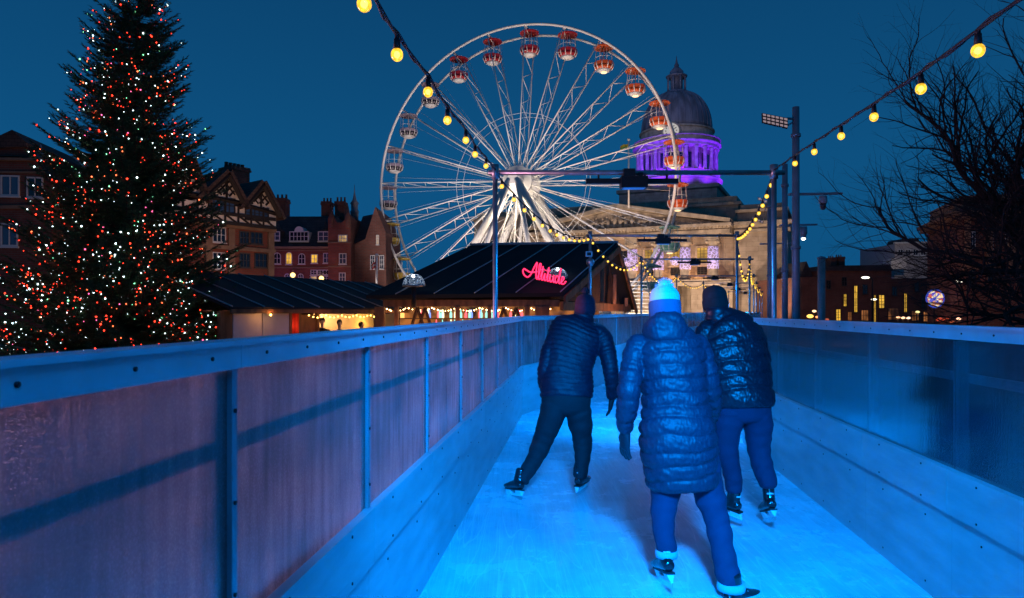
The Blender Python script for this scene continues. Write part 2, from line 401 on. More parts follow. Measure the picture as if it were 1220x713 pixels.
    m2 = n.new('ShaderNodeMixShader'); l.new(mr.outputs[0], m2.inputs[0]); l.new(tr.outputs[0], m2.inputs[1]); l.new(m1.outputs[0], m2.inputs[2])
    fr = n.new('ShaderNodeFresnel'); fr.inputs[0].default_value = 1.45; l.new(bu.outputs[0], fr.inputs['Normal'])
    fq = n.new('ShaderNodeMath'); fq.operation = 'MULTIPLY'; fq.inputs[1].default_value = .9 if lo > .5 else .45; l.new(fr.outputs[0], fq.inputs[0])
    m3 = n.new('ShaderNodeMixShader'); l.new(fq.outputs[0], m3.inputs[0]); l.new(m2.outputs[0], m3.inputs[1]); l.new(gl.outputs[0], m3.inputs[2])
    l.new(m3.outputs[0], out.inputs[0])
    return m
M_frost = frosted()
M_clear = frosted('misted_clear_panel', .06, .34, .08)
M_board = mat('white_rink_board', (0.40, 0.42, 0.44), 0.42, var=0.15, scale=5, bump=0.2, bscale=14, stretch=(.5, .5, 2.2))
M_rail = mat('rail_cap', (0.48, 0.50, 0.53), 0.38, var=0.12, scale=6, bump=0.1)
M_bolt = mat('bolt_head', (0.03, 0.03, 0.035), 0.4, 0.8)
M_strip = mat('joint_strip', (0.27, 0.29, 0.32), 0.4, 0.2, var=0.15, scale=4)
M_post = mat('barrier_post', (0.50, 0.53, 0.56), 0.4, 0.2, var=0.1, scale=4)

def walk(poly, step_near, step_far, first):
    """points along a polyline, (point, direction)"""
    out = []
    for i in range(len(poly)-1):
        a = V((*poly[i], 0)); b = V((*poly[i+1], 0)); L = (b-a).length; d = (b-a)/L
        st = step_near if a.y < 14 else step_far
        if i == 0: s0 = (first-a.y)/d.y % st; cuts = [0]+([s0] if s0 > .05 else []); s = s0+st
        else: k = max(1, round(L/st)); st = L/k; cuts = [0]; s = st
        while s < L-0.3: cuts.append(s); s += st
        cuts.append(L)
        for j in range(len(cuts)-1):
            out.append((a+d*cuts[j], a+d*cuts[j+1], d))
    return out

def barrier(name, poly, side, label, first, strips):
    """side: +1 when the outside of the rink is to the left of travel"""
    root = thing(name, (poly[0][0], poly[0][1], -0.4), label, 'rink barrier', 'rink side barriers')
    spans = walk(poly, 1.14 if side > 0 else 1.1, 2.2, first)
    for i, (a, b, d) in enumerate(spans):
        nrm = V((-d.y, d.x, 0))*side       # outward
        L = (b-a).length; mid = (a+b)/2
        R = Matrix(((d.x, nrm.x, 0), (d.y, nrm.y, 0), (0, 0, 1)))
        k = MB(); k.box(mid+nrm*0.02+V((0, 0, 0.26)), (L-.004, 0.03, 0.52), R)
        nb = max(2, int(L/0.5))
        if a.y < 16:
            for q in range(nb):
                for zz in (0.06, 0.44):
                    pp = a+d*(L*(q+.5)/nb)+nrm*0.005+V((0, 0, zz)); k.tube([pp+nrm*.002, pp-nrm*.0035], .006, 8, mi=1)
        k.build('kick_board', [M_board, M_bolt], root)
        k = MB(); k.box(mid+nrm*0.001+V((0, 0, 0.643)), (L-.006, 0.040, 0.236), R)
        if a.y < 16:
            for q in range(nb):
                for zz in (0.55, 0.73):
                    pp = a+d*(L*(q+.5)/nb)-nrm*0.019+V((0, 0, zz)); k.tube([pp+nrm*.002, pp-nrm*.0035], .006, 8, mi=1)
        k.build('upper_board', [M_board, M_bolt], root)
        k = MB(); k.box(mid+nrm*0.022+V((0, 0, 1.108)), (L-.006, 0.006, 0.692), R)
        k.build('frosted_panel', M_frost if side > 0 else M_clear, root)
        k = MB(); k.box(a+nrm*(0.062 if side > 0 else .053)+V((0, 0, 0.52)), (0.055, 0.05, 1.84), R)
        k.build('post', M_post if side > 0 else M_rail, root)
        if strips:
            k = MB(); k.box(a+nrm*0.010+V((0, 0, 1.108)), (0.028, 0.014, 0.69), R)
            for zz in (.86, 1.1, 1.34):
                pp = a+nrm*0.002+V((0, 0, zz)); k.tube([pp+nrm*.002, pp-nrm*.004], .006, 8, mi=1)
            k.build('cover_strip', [M_strip, M_bolt], root)
        # top rail: cap, lip and bolts
        k = MB(); k.box(mid+nrm*0.012+V((0, 0, 1.483)), (L-.002, 0.055, 0.062), R)
        k.box(mid+nrm*0.012+V((0, 0, 1.5195)), (L+.004, 0.085, 0.012), R)
        if a.y < 16:
            nb2 = max(2, round(L/0.285))
            for q in range(nb2):
                pp = a+d*(L*(q+.5)/nb2)-nrm*0.0155+V((0, 0, 1.485)); k.tube([pp+nrm*.002, pp-nrm*.004], .0052, 8, mi=1)
        k.build('top_rail', [M_rail, M_bolt], root)
        k = MB(); k.box(mid+nrm*0.06+V((0, 0, 1.25)), (L-.058, 0.04, 0.044), R)
        k.build('brace_rail', M_post, root)
    return root
barrier('rink_barrier', LW, 1, 'misted rink barrier in the left foreground below the Christmas tree', 1.78, True)
barrier('rink_barrier', RW, -1, 'dark see-through rink barrier on the right below the grey masts and bare tree', 3.63, False)
# far end
k = thing('end_barrier', (19, 57.2, -0.4), 'short barrier closing the far end of the ice lane', 'rink barrier')
m = MB(); m.slab([V((17.2, 57.1, 0)), V((20.8, 57.1, 0)), V((20.8, 57.1, .76)), V((17.2, 57.1, .76))], (0, .05, 0)); m.build('kick_board', M_board, k)
k.location = (0, 0, 0)
m = MB(); m.slab([V((17.2, 57.1, .76)), V((20.8, 57.1, .76)), V((20.8, 57.1, 1.45)), V((17.2, 57.1, 1.45))], (0, .01, 0)); m.build('frosted_panel', M_frost, k)
m = MB(); m.bb(17.2, 20.8, 57.07, 57.15, 1.452, 1.52); m.build('top_rail', M_rail, k)

# ------------------------------------------------------------------ gantries over the lane with light units
GT = [((-0.62, 0.6), (2.33, 0.6), 3.2), (None, None, 0)]
GP = [(-1.12, 2.2, 0.4, 0.0), (590, 922, 7.8, 206), (703, 878, 14.6, 281), (764, 893, 21.2, 309), (806, 898, 31, 329), (838, 901, 38.8, 337.5), (855, 905, 47, 343.3), (868, 908, 56, 348)]
gtops = []
wash = ['nearest', 'second', 'third', 'fourth', 'fifth', 'sixth', 'seventh']
glabels = ['steel pipe gantry spanning the near end of the lane overhead',
           'biggest thin steel gantry, its left post crossing the ferris wheel hub',
           'steel gantry with its beam in front of the carved pediment, second in view',
           'steel gantry behind the blue hat, its beam at the height of the column lights',
           'small far steel gantry, fourth one down the lane',
           'small far steel gantry, fifth one down the lane',
           'tiny far steel gantry, sixth one down the lane',
           'tiny steel gantry at the very end of the lane']
llabels = ['dark lighting bar slung overhead at the near end of the lane',
           'large dark lighting bar hanging in front of the dome',
           'dark lighting bar hanging in front of the pediment',
           'dark lighting bar hanging beside the black hat, third in view',
           'small dark lighting bar on the fourth gantry down the lane',
           'small dark lighting bar on the fifth gantry down the lane',
           'tiny dark lighting bar on the sixth gantry down the lane',
           'tiny dark lighting bar at the far end of the lane']
M_lens = emat('blue_lamp_lens', (0.01, 0.2, 1.0), .5)
for i, (xl, xr, D, py) in enumerate(GP):
    if i == 0: a = V((xl, D, 3.2)); b = V((xr, D, 3.2))
    else: a = P(xl, py, D); b = P(xr, py, D)
    gtops.append((a, b))
    root = thing('lane_gantry', (a.x, a.y, -0.4), glabels[i], 'gantry', 'steel gantries over the ice lane')
    for p in (a, b):
        m = MB(); m.tube([V((p.x, p.y, -0.4)), p], 0.030, 10); m.box(V((p.x, p.y, -.39)), (.18, .18, .02)); 
        for zz in (.35, 1.2): m.box(V((p.x, p.y, zz)), (.09, .09, .05))
        m.build('post', M_steel, root)
    m = MB(); m.tube([a+V((-.08, 0, 0)), b+V((.12, 0, 0))], 0.028, 10)
    for p in (a, b): m.tube([p+V((0, 0, -.07)), p+V((0, 0, .09))], 0.045, 10)
    m.build('beam', M_steel, root)
    c = a.lerp(b, 0.49); c.z -= 0.065
    lt = thing('lighting_bar', c, llabels[i], 'lighting bar', 'dark lighting bars under the gantries')
    m = MB(); m.box(c+V((0, 0, -.035)), (1.05, .07, .055)); m.build('bar', M_black, lt)
    for q in (-.38, -.1, .15, .4):
        mm = MB(); mm.tube([c+V((q, 0, -.01)), c+V((q, 0, .10))], .012, 6); mm.build('hook_clamp', M_black, lt)
    m = MB(); m.box(c+V((0.02, 0, -.05)), (.30, .16, .13)); m.box(c+V((-.04, -.03, .05)), (.13, .12, .09)); m.box(c+V((.09, 0, .03)), (.06, .1, .06)); h = m.build('lamp_head', M_black, lt)
    m = MB(); m.box(c+V((0.02, 0, -.117)), (.24, .12, .006)); m.build('lens', M_lens, lt, h)
    nx_ = GP[min(i+1, 7)][2]; q0 = a.lerp(b, .5)
    if i < 7: c2 = (P(GP[i+1][0], 0, nx_)+P(GP[i+1][1], 0, nx_))/2 if i else P((GP[1][0]+GP[1][1])/2, 0, nx_)
    fw = V((c2.x-q0.x, c2.y-q0.y, 0)).normalized() if i < 7 else V((.37, 1, 0)).normalized()
    if i == 0: tg = V((.85, 4.9, 0)); e_ = 4300
    else: tg = V((q0.x, q0.y, 0))+fw*2.6; e_ = 1800
    lamp('SPOT', 'gantry_blue_light', c+V((.02, 0, -.16)), e_, BLUE, tg, spot=62 if i == 0 else 84, blend=1.0, radius=.28)
    lamp('AREA', 'gantry_blue_fill', c+V((.02, .0, -.16)), 75 if i else 28, BLUE, c+V((.02, .6, -1.16)), 1.4 if i == 0 else .5, .14)
    if i == 0: root.name = 'lane_gantry'

# ------------------------------------------------------------------ festoon strings
def bulb_unit(p, root, r, mt=M_bulb):
    s_ = MB(); s_.tube([p+V((0, 0, r*0.5)), p+V((0, 0, r*2.3))], [r*.62, r*.5], 8); s_.tube([p+V((0, 0, r*2.2)), p+V((0, 0, r*2.9))], r*.38, 6)
    b_ = MB(); b_.ball(p-V((0, 0, r*.35)), r, 18, 12, (1, 1, 1.1)); bo = b_.build('bulb', mt, root)
    c_ = MB(); c_.ball(p-V((0, 0, r*.35)), r*.52, 10, 8, (1, 1, 1.1)); c_.build('glowing_core', M_core, root, bo)
    s_.build('socket', M_cable, root, bo)
def festoon(name, bulbs, ctrl, label, r, cat='string lights'):
    root = thing(name, ctrl[0], label, cat, 'festoon strings along the ice lane')
    m = MB(); q = catmull([tuple(c) for c in ctrl], .12)
    m.tube([V(x) for x in q], .0075, 6)
    # a second thin core twists round the main cable
    m.tube([V(x)+V((math.sin(i*1.3)*.011, 0, math.cos(i*1.3)*.011)) for i, x in enumerate(q)], .0045, 5)
    m.build('cable', M_cable, root)
    for p, rr in bulbs: bulb_unit(p, root, rr)
    return root
def near_string(px, X, slope, label, tail, end):
    pts = []
    for (x, y, D) in px: pts.append(P(x, y, D))
    r0 = .024
    cab = [tail]+[p+V((0, 0, r0*2.9)) for p in pts]+[end]
    return festoon('festoon_string', [(p, r0) for p in pts], cab, label, r0)
lx = [(434, 2), (473, 63), (510, 108), (533, 142), (555, 166), (566, 183), (579, 197)]
lp = [(x, y, -.5956/((x-610)/813-.052)) for x, y in lx]
near_string(lp, 0, 0, 'festoon cable with amber bulbs sweeping down across the ferris wheel from the top edge', V((-0.62, .9, 2.2+.55)), gtops[1][0]+V((.0, 0, .03)))
rx_ = [(1165, 58), (1097, 104), (1041, 138), (1002, 161), (970, 180), (947, 194)]
rp = [(x, y, 1.157/((x-610)/813-.235)) for x, y in rx_]
near_string(rp, 0, 0, 'festoon cable with amber bulbs rising to the top right corner past the bare tree', V((1.55, 1.3, 2.62)), gtops[1][1]+V((0, 0, .03)))
nm = ['between the two nearest gantries', 'from the second gantry to the third', 'from the third gantry to the fourth', 'from the fourth gantry to the fifth', 'from the fifth gantry to the sixth', 'at the far end of the lane']
for sd, sname in ((0, 'left'), (1, 'right')):
    for i in range(1, 7):
        a = gtops[i][sd]; b = gtops[i+1][sd]; L = (b-a).length
        sag = {1: .28, 2: .45, 3: .5}.get(i, .35)
        if i == 2 and sd == 1: sag = .75
        if i == 1 and sd == 1: sag = .18
        f = lambda t: a.lerp(b, t)+V((0, 0, -4*sag*t*(1-t)))
        nb = max(3, int(L/.52)) if i < 4 else int(L/.7)
        bl = [(f((k+.5)/nb)-V((0, 0, .06)), .026) for k in range(nb)]
        festoon('festoon_string', bl, [tuple(f(k/16)) for k in range(17)], 'amber festoon string, %s side, %s' % (sname, nm[i-1]), .026)
# ------------------------------------------------------------------ facades
class Fac:
    """a facade frame: u along the wall, w into the building, z up"""
    def __init__(s, px, D, ang):
        s.O = V(((px-CX)/F*D, D, 0)); a = math.radians(ang); s.c = V((math.cos(a), math.sin(a), 0)); s.n = V((-s.c.y, s.c.x, 0))
    def T(s, v): return s.O+s.c*v[0]+s.n*v[1]+V((0, 0, v[2]))
    def q(s, px, py, w=0.0):
        t = (px-CX)/F; O = s.O+s.n*w
        u = (t*O.y-O.x)/(s.c.x-t*s.c.y); D = O.y+u*s.c.y
        return u, EYE+(HZ-py)/F*D
    def poly(s, mb, pts, w0, w1, mi=None):
        """pixel polygon on the facade plane, extruded from depth w0 to w1"""
        pp = [s.q(x, y) for x, y in pts]
        mb.slab([V((u, w0, z)) for u, z in pp], (0, w1-w0, 0), mi)
    def mb(s): return MB(s.T)

M_pane_dark = mat('dark_pane', (0.012, 0.018, 0.03), 0.08, spec=0.7)
M_pane_blue = mat('reflecting_pane', (0.05, 0.08, 0.14), 0.1, spec=1.0)
M_pane_warm = lit_window_mat('warm_lit_pane', (1.0, 0.55, 0.06), 0.9, 1.2, .5)
M_pane_cream = lit_window_mat('cream_lit_pane', (1.0, 0.62, 0.25), 0.5, 1.5, .4)
M_frame_w = mat('window_paint', (0.62, 0.62, 0.60), 0.6)
M_frame_d = mat('dark_window_frame', (0.05, 0.045, 0.04), 0.6)

def window(root, fac, x0, x1, y0, y1, pane, frame=M_frame_w, nx=2, ny=2, t=0.07, arch=False, name='window', sill=True):
    xm = (x0+x1)/2; ym = (y0+y1)/2
    u0 = fac.q(x0, ym)[0]; u1 = fac.q(x1, ym)[0]; z1 = fac.q(xm, y0)[1]; z0 = fac.q(xm, y1)[1]
    m = fac.mb(); p = fac.mb()
    w0, w1 = -0.06, 0.0
    hh = (u1-u0)/2; zt = z1-hh if arch else z1
    m.bb(u0-t, u0, w0, w1, z0, zt); m.bb(u1, u1+t, w0, w1, z0, zt); m.bb(u0-t, u1+t, w0, w1, z0-t, z0-.002)
    if sill: m.bb(u0-t*1.6, u1+t*1.6, w0-.08, w1, z0-2.2*t, z0-t-.002)
    if arch:
        k = 12; c = (u0+u1)/2
        for i in range(k):
            a, b = PI*i/k, PI*(i+1)/k
            m.slab([V((c+hh*math.cos(a), w0, zt+hh*math.sin(a))), V((c+hh*math.cos(b), w0, zt+hh*math.sin(b))),
                    V((c+(hh+t)*math.cos(b), w0, zt+(hh+t)*math.sin(b))), V((c+(hh+t)*math.cos(a), w0, zt+(hh+t)*math.sin(a)))], (0, w1-w0, 0))
        p.slab([V((u0, -.012, z0)), V((u1, -.012, z0))]+[V((c+hh*math.cos(PI*i/k), -.012, zt+hh*math.sin(PI*i/k))) for i in range(k+1)], (0, .01, 0))
    else:
        m.bb(u0-t, u1+t, w0, w1, z1+.002, z1+t); p.bb(u0, u1, -.012, -.002, z0, z1)
    for i in range(1, nx): c = lerp(u0, u1, i/nx); m.bb(c-t*.35, c+t*.35, -.05, -.014, z0, z1 if not arch else zt+hh*math.sqrt(max(0, 1-((2*i/nx-1))**2)))
    for i in range(1, ny): c = lerp(z0, z1, i/ny); m.bb(u0, u1, -.045, -.015, c-t*.3, c+t*.3)
    f = m.build(name, frame, root); p.build('pane', pane, root, f)
    return f

M_brick = brick_mat('red_brick', (0.22, 0.05, 0.03), (0.29, 0.07, 0.04), (0.15, 0.10, 0.08), 1.0, .45, .15)
M_brickd = brick_mat('dark_red_brick', (0.16, 0.05, 0.035), (0.21, 0.065, 0.045), (0.14, 0.11, 0.09), 1.0, .45, .15)
M_stone = brick_mat('ashlar_stone', (0.42, 0.36, 0.28), (0.47, 0.40, 0.32), (0.25, 0.22, 0.18), 1.0, 1.6, .7, .25, .015)
M_stonep = mat('carved_stone', (0.44, 0.38, 0.30), 0.85, var=0.35, scale=1.2, bump=0.5, bscale=3)
M_slate = brick_mat('roof_slate', (0.035, 0.037, 0.045), (0.055, 0.055, 0.065), (0.02, 0.02, 0.025), 1.0, .5, .3)
M_tile = brick_mat('brown_roof_tile', (0.085, 0.05, 0.04), (0.11, 0.065, 0.05), (0.04, 0.025, 0.02), 1.0, .4, .25)
M_plaster = mat('cream_plaster', (0.72, 0.66, 0.56), 0.9, var=0.15, scale=2)
M_beam = mat('black_beam', (0.02, 0.015, 0.012), 0.7)
M_lead = mat('lead_roof', (0.20, 0.21, 0.25), 0.55, 0.2, var=0.45, scale=1.0, stretch=(1, 1, .15), bump=.2)
M_sand = mat('sandstone_trim', (0.22, 0.14, 0.09), 0.85, var=0.2, scale=2, bump=.2)

def chimney(root, fac, x0, x1, y0, y1, mt, w0=2, dep=1.6, pots=4, pot_m=M_brickd):
    wm = w0
    u0 = fac.q(x0, y0, wm)[0]; u1 = fac.q(x1, y0, wm)[0]; z1 = fac.q((x0+x1)/2, y0, wm)[1]; z0 = fac.q((x0+x1)/2, y1, wm)[1]; H = z1-z0
    m = fac.mb(); s = (u1-u0)*.06
    m.bb(u0+s, u1-s, w0, w0+dep, z0-2.5, z1-H*.22); m.bb(u0, u1, w0-s, w0+dep+s, z1-H*.22, z1-H*.12); m.bb(u0+s*.5, u1-s*.5, w0-s*.5, w0+dep+s*.5, z1-H*.12, z1)
    c = m.build('chimney', mt, root)
    m = fac.mb()
    for i in range(pots):
        u = lerp(u0, u1, (i+.5)/pots); m.lathe(V((u, w0+dep/2, z1)), [((u1-u0)*.1, 0), ((u1-u0)*.08, H*.2), ((u1-u0)*.095, H*.25)], 8)
    m.build('chimney_pots', pot_m, root, c)

# ---- left brick building
fa = Fac(10, 46, 8)
root = thing('brick_townhouse', (fa.O.x, fa.O.y, -.8), 'dark brick townhouse with a triangular gable at the left edge behind the Christmas tree', 'building')
m = fa.mb(); fa.poly(m, [(-90, 400), (-90, 186), (62, 190), (62, 400)], 0, 12); wall = m.build('wall', M_brickd, root)
m = fa.mb(); fa.poly(m, [(-20, 185.9), (-20, 178), (32, 176), (32, 187)], 0.02, 8); m.build('gable_wall', M_brickd, root)
m = fa.mb(); fa.poly(m, [(-22, 178), (-22, 174), (17, 156), (34, 171), (34, 176)], -.25, 8); m.build('gable_roof', M_tile, root)
m = fa.mb(); fa.poly(m, [(-90, 191), (-90, 188), (64, 190), (64, 193)], -.35, -.01)
fa.poly(m, [(-90, 250), (-90, 246), (62, 245), (62, 249)], -.2, -.01); fa.poly(m, [(-90, 206), (-90, 204), (62, 205), (62, 207)], -.12, -.01); m.build('string_course', M_sand, root)
m = fa.mb(); u, z = fa.q(40, 190); m.tube([V((u, 1, z)), V((u, 1, z+1.2))], .03, 5); u2, z = fa.q(42, 189); m.lathe(V((u2+.1, .5, z)), [(.25, 0), (.3, .3), (.12, .7), (.02, 1.1)], 8); m.build('finial', M_lead, root)
for (x0, x1, y0, y1) in ((3, 22, 211, 232), (-25, -8, 211, 233), (3, 20, 268, 292), (34, 50, 213, 234)):
    window(root, fa, x0, x1, y0, y1, M_pane_blue if x0 == 3 else M_pane_dark, M_frame_w, 2, 1, .1)

# ---- Tudor building
fb = Fac(257, 50, 52)
root = thing('timber_framed_building', (fb.O.x, fb.O.y, -.8), 'timber framed building with two gables above brick floors, right of the Christmas tree', 'building')
m = fb.mb(); fb.poly(m, [(170, 420), (170, 262), (327, 273), (327, 420)], 0.6, 14); m.build('lower_wall', M_brick, root)
m = fb.mb(); fb.poly(m, [(170, 252), (170, 230), (234, 240), (234, 259)], 0, 13); fb.poly(m, [(233, 259.5), (233, 238), (329, 254), (329, 272)], 0, 13); m.build('upper_wall', M_plaster, root)
zr = fb.q(311, 218)[1]; zl = fb.q(270, 206)[1]
def gable(apex, l, r, nm):
    m = fb.mb(); fb.poly(m, [l, apex, r], .02, 9); gw = m.build('gable_wall', M_plaster, root)
    ua, za = fb.q(*apex); ul, zl_ = fb.q(*l); ur, zr_ = fb.q(*r)
    m = fb.mb()
    for (u, z) in ((ul, zl_), (ur, zr_)):
        d = V((u-ua, 0, z-za)); e_ = d.normalized(); nn = V((-e_.z, 0, e_.x)); 
        if nn.z < 0: nn = -nn
        a = V((ua, -.5, za)); b = V((u, -.5, z))+e_*.5
        m.slab([a, b, b+nn*.25, a+nn*.25], (0, 11, 0))
    m.build('gable_roof', M_tile, root)
    # bargeboards and diagonal studs
    m = fb.mb()
    for (u, z) in ((ul, zl_), (ur, zr_)):
        m.tube([V((ua, -.35, za-.25)), V((u, -.35, z-.2))], .2, 4, smooth=False)
    for i in range(1, 6):
        f = i/6.0
        for (u, z, sg) in ((ul, zl_, -1), (ur, zr_, 1)):
            # herringbone struts rising to the verge
            bx = lerp(ua, u, f*.92); bz = zl_+(za-zl_)*.0+ .1
            tz = lerp(za, z, f)-.25
            L = min(1.5, tz-bz)
            if L > .15: m.tube([V((bx, -.03, tz)), V((bx-sg*L*.75*(1 if sg > 0 else 1), -.03, tz-L*.8))], .075, 4, smooth=False)
    m.tube([V((ua, -.04, za-.3)), V((ua, -.04, zl_))], .1, 4, smooth=False)
    m.tube([V((ul, -.06, zl_)), V((ur, -.06, zr_))], .16, 4, smooth=False)
    m.build('gable_beams', M_beam, root, gw)
gable((270, 206), (241, 233), (289, 243), 0)
gable((311, 218), (290, 244), (331, 256), 1)
gable((226, 190), (190, 222), (243, 235), 2)
m = fb.mb()   # main roof
ul, zl2 = fb.q(200, 235); ur, zr2 = fb.q(329, 254); zt = fb.q(270, 207)[1]
m.slab([V((ul-6, 1.5, zr2)), V((ur, 1.5, zr2)), V((ur-1, 6, zt)), V((ul-6, 6, zt))], (0, .3, .1)); m.slab([V((ul-6, 11, zr2)), V((ur, 11, zr2)), V((ur-1, 6, zt)), V((ul-6, 6, zt))], (0, .3, .1)); m.build('main_roof', M_tile, root)
m = fb.mb()   # framing of the jettied floor
uL = fb.q(200, 245)[0]; uR = fb.q(328, 263)[0]; zb = fb.q(300, 269)[1]; zm = fb.q(300, 262.5)[1]; ztt = fb.q(300, 250)[1]
for z in (zb, zm+.25): m.bb(uL, uR, -.1, -.01, z-.13, z+.13)
nb = int((uR-uL)/1.0)
for i in range(nb):
    a = lerp(uL, uR, i/nb); b = lerp(uL, uR, (i+1)/nb)
    m.tube([V((a, -.05, zb)), V((a, -.05, ztt+.3))], .09, 4, smooth=False)
    m.tube([V((a, -.05, zm+.2)), V((b, -.05, zb))], .08, 4, smooth=False)
m.build('timber_framing', M_beam, root)
for (x0, x1, y0, y1) in ((249, 279, 236.5, 252), (293, 319, 248, 261)):
    window(root, fb, x0, x1, y0, y1, M_pane_blue, M_beam, 5, 2, .09)
fb2 = Fac(257, 50, 52); fb2.O = fb.O+fb.n*.6
for (x0, x1, y0, y1) in ((254, 268, 272, 288), (286, 296, 277, 290), (299, 312, 278, 290), (254, 268, 302, 320), (286, 297, 303, 318), (304, 318, 303, 318)):
    window(root, fb2, x0, x1, y0, y1, M_pane_dark, M_frame_w if x0 < 260 else M_frame_d, 3, 2, .07)
m = fb2.mb()
u0, z0 = fb2.q(200, 296); u1, _ = fb2.q(327, 296); m.bb(u0, u1, -.25, -.01, fb2.q(300, 297)[1]-.2, fb2.q(300, 297)[1]+.1); m.bb(u0, u1, -.3, -.01, fb2.q(300, 275)[1], fb2.q(300, 275)[1]+.25)
for px in (248, 275, 322): u = fb2.q(px, 300)[0]; m.bb(u-.25, u+.25, -.2, -.01, -.8, fb2.q(300, 275)[1]-.01)
m.build('stone_trim', M_sand, root)
chimney(root, fb, 275, 299, 199, 222, M_brickd, 5, 2, 5)

# ---- Victorian brick building
fc = Fac(395, 70, 0)
root = thing('mansard_brick_building', (fc.O.x, fc.O.y, -1.6), 'red brick Victorian building with dormered slate roof, corner turret and yellow lit windows', 'building')
m = fc.mb(); fc.poly(m, [(312, 400), (312, 294), (396, 294), (396, 400)], 0, 12); m.build('wall', M_brick, root)
m = fc.mb(); a = [fc.q(*p) for p in ((312, 295), (396, 295), (396, 254), (322, 254))]
m.slab([V((a[0][0], -.4, a[0][1])), V((a[1][0], -.4, a[1][1])), V((a[2][0], 3, a[2][1])), V((a[3][0], 3, a[3][1]))], (0, .3, .1))
m.slab([V((a[3][0], 3.3, a[3][1])), V((a[2][0], 3.3, a[2][1])), V((a[2][0], 11, a[2][1]-3)), V((a[3][0]-1, 11, a[3][1]-3))], (0, .3, .1)); m.build('slate_roof', M_slate, root)
m = fc.mb(); fc.poly(m, [(311, 297), (311, 294.5), (396, 294.5), (396, 297)], -.6, -.01); fc.poly(m, [(312, 299.5), (312, 298), (396, 298), (396, 299.5)], -.2, -.01); fc.poly(m, [(312, 320), (312, 318.5), (396, 318.5), (396, 320)], -.2, -.01); m.build('cornice', M_sand, root)
m = fc.mb(); fc.poly(m, [(396, 400), (396, 262), (398, 262), (399, 258), (402, 263), (407, 268), (412, 268), (417, 263), (420, 258), (422, 262), (423, 400)], -1.6, 8); m.build('tower_wall', M_brick, root)
m = fc.mb(); u0, z0 = fc.q(396, 262); u1, _ = fc.q(423, 262)
for u in (u0+.35, u1-.35):
    q = fc.mb(); q.lathe(V((u, -1.5, z0-1)), [(.28, 0), (.3, .8), (.36, 1.0), (.16, 1.5), (.03, 2.2)], 8); q.build('corner_finial', M_brickd, root)
for yy in (290.5, 318.5):
    m = fc.mb(); fc.poly(m, [(396, yy+1.5), (396, yy), (423, yy), (423, yy+1.5)], -1.75, -1.61); m.build('string_course', M_sand, root)
m = fc.mb(); fc.poly(m, [(423, 400), (423, 292), (436, 285), (448, 247), (460, 277), (462, 400)], -.3, 9); m.build('side_gable_wall', M_brickd, root)
m = fc.mb(); a = [fc.q(*p) for p in ((422, 252), (448, 247), (436, 286), (422, 292))]
m.slab([V((a[3][0], -.5, a[3][1])), V((a[2][0], -.5, a[2][1])), V((a[1][0], 4, a[1][1])), V((a[0][0], 4, a[0][1]))], (0, .3, .1)); m.build('side_roof', M_slate, root)
m = fc.mb(); u, z = fc.q(416.5, 262)
m.lathe(V((u, 2.2, z)), [(.42, -1), (.42, 1.0), (.5, 1.1), (.36, 1.3), (.36, 1.9), (.46, 2.0), (.2, 2.4), (.05, 3.2), (.02, 4.0)], 10); m.build('turret', M_lead, root)
chimney(root, fc, 326, 341, 236, 257, M_brick, 4, 1.5, 3)
chimney(root, fc, 382, 394, 240, 260, M_brick, 4, 1.5, 3)
chimney(root, fc, 398, 411, 240, 264, M_brick, 3.4, 1.5, 3)
for (x0, x1, y0, y1, big) in ((323, 333, 277, 286, 0), (346, 367, 277, 287, 1), (380, 391, 277, 287, 0)):
    m = fc.mb(); fc.poly(m, [(x0-1, y1+1), (x0-1, y0-1), (x1+1, y0-1), (x1+1, y1+1)], -.01, 3)
    if big:
        k = 10; fc.poly(m, [(351+11*.5*(1-math.cos(PI*i/k)), 276-6*math.sin(PI*i/k)) for i in range(k+1)], -.05, 2.5)
    dmr = m.build('dormer', M_frame_w if big else M_slate, root)
    if not big:
        m = fc.mb(); u, z = fc.q((x0+x1)/2, y0-1); w_ = fc.q(x1+2, y0)[0]-u
        m.lathe(V((u, .8, z)), [(w_*1.25, 0), (w_*.5, .5), (.08, 1.0), (.02, 1.6)], 8, a0=PI/4); m.build('dormer_roof', M_slate, root, dmr)
    f = window(root, fc, x0, x1, y0, y1, M_pane_blue if not big else M_pane_dark, M_frame_w, 5 if big else 2, 2, .08)
    for ch in [f]: ch.location.y -= .02
for (x0, x1, y0, y1, mt, ar) in ((327, 334, 302, 314, M_pane_dark, 1), (341.5, 347.5, 301.5, 314.5, M_pane_warm, 1), (356.5, 363, 303, 314, M_pane_dark, 1), (371.5, 378, 304, 313, M_pane_warm, 0), (386, 393, 302.5, 313, M_pane_blue, 0),
                            (340, 345, 327, 334, M_pane_dark, 1), (356, 361, 327, 334, M_pane_dark, 1), (371, 377, 322.5, 327, M_pane_dark, 0), (379, 384, 322.5, 327, M_pane_dark, 0), (386, 392, 322.5, 327, M_pane_dark, 0), (371, 377, 330, 334, M_pane_cream, 0), (386, 392, 330, 334, M_pane_dark, 0)):
    window(root, fc, x0, x1, y0, y1, mt, M_frame_w, 2, 2, .07, ar)
ft = Fac(395, 70, 0); ft.O = fc.O+V((0, -1.6, 0))
for (x0, x1, y0, y1, mt) in ((404, 413, 281, 288, M_pane_cream), (405, 412, 303, 314, M_pane_blue), (405, 411, 326, 335, M_pane_blue)): window(root, ft, x0, x1, y0, y1, mt, M_frame_w, 3 if mt == M_pane_cream else 2, 2, .08)
ft.O = fc.O+V((0, -.3, 0))
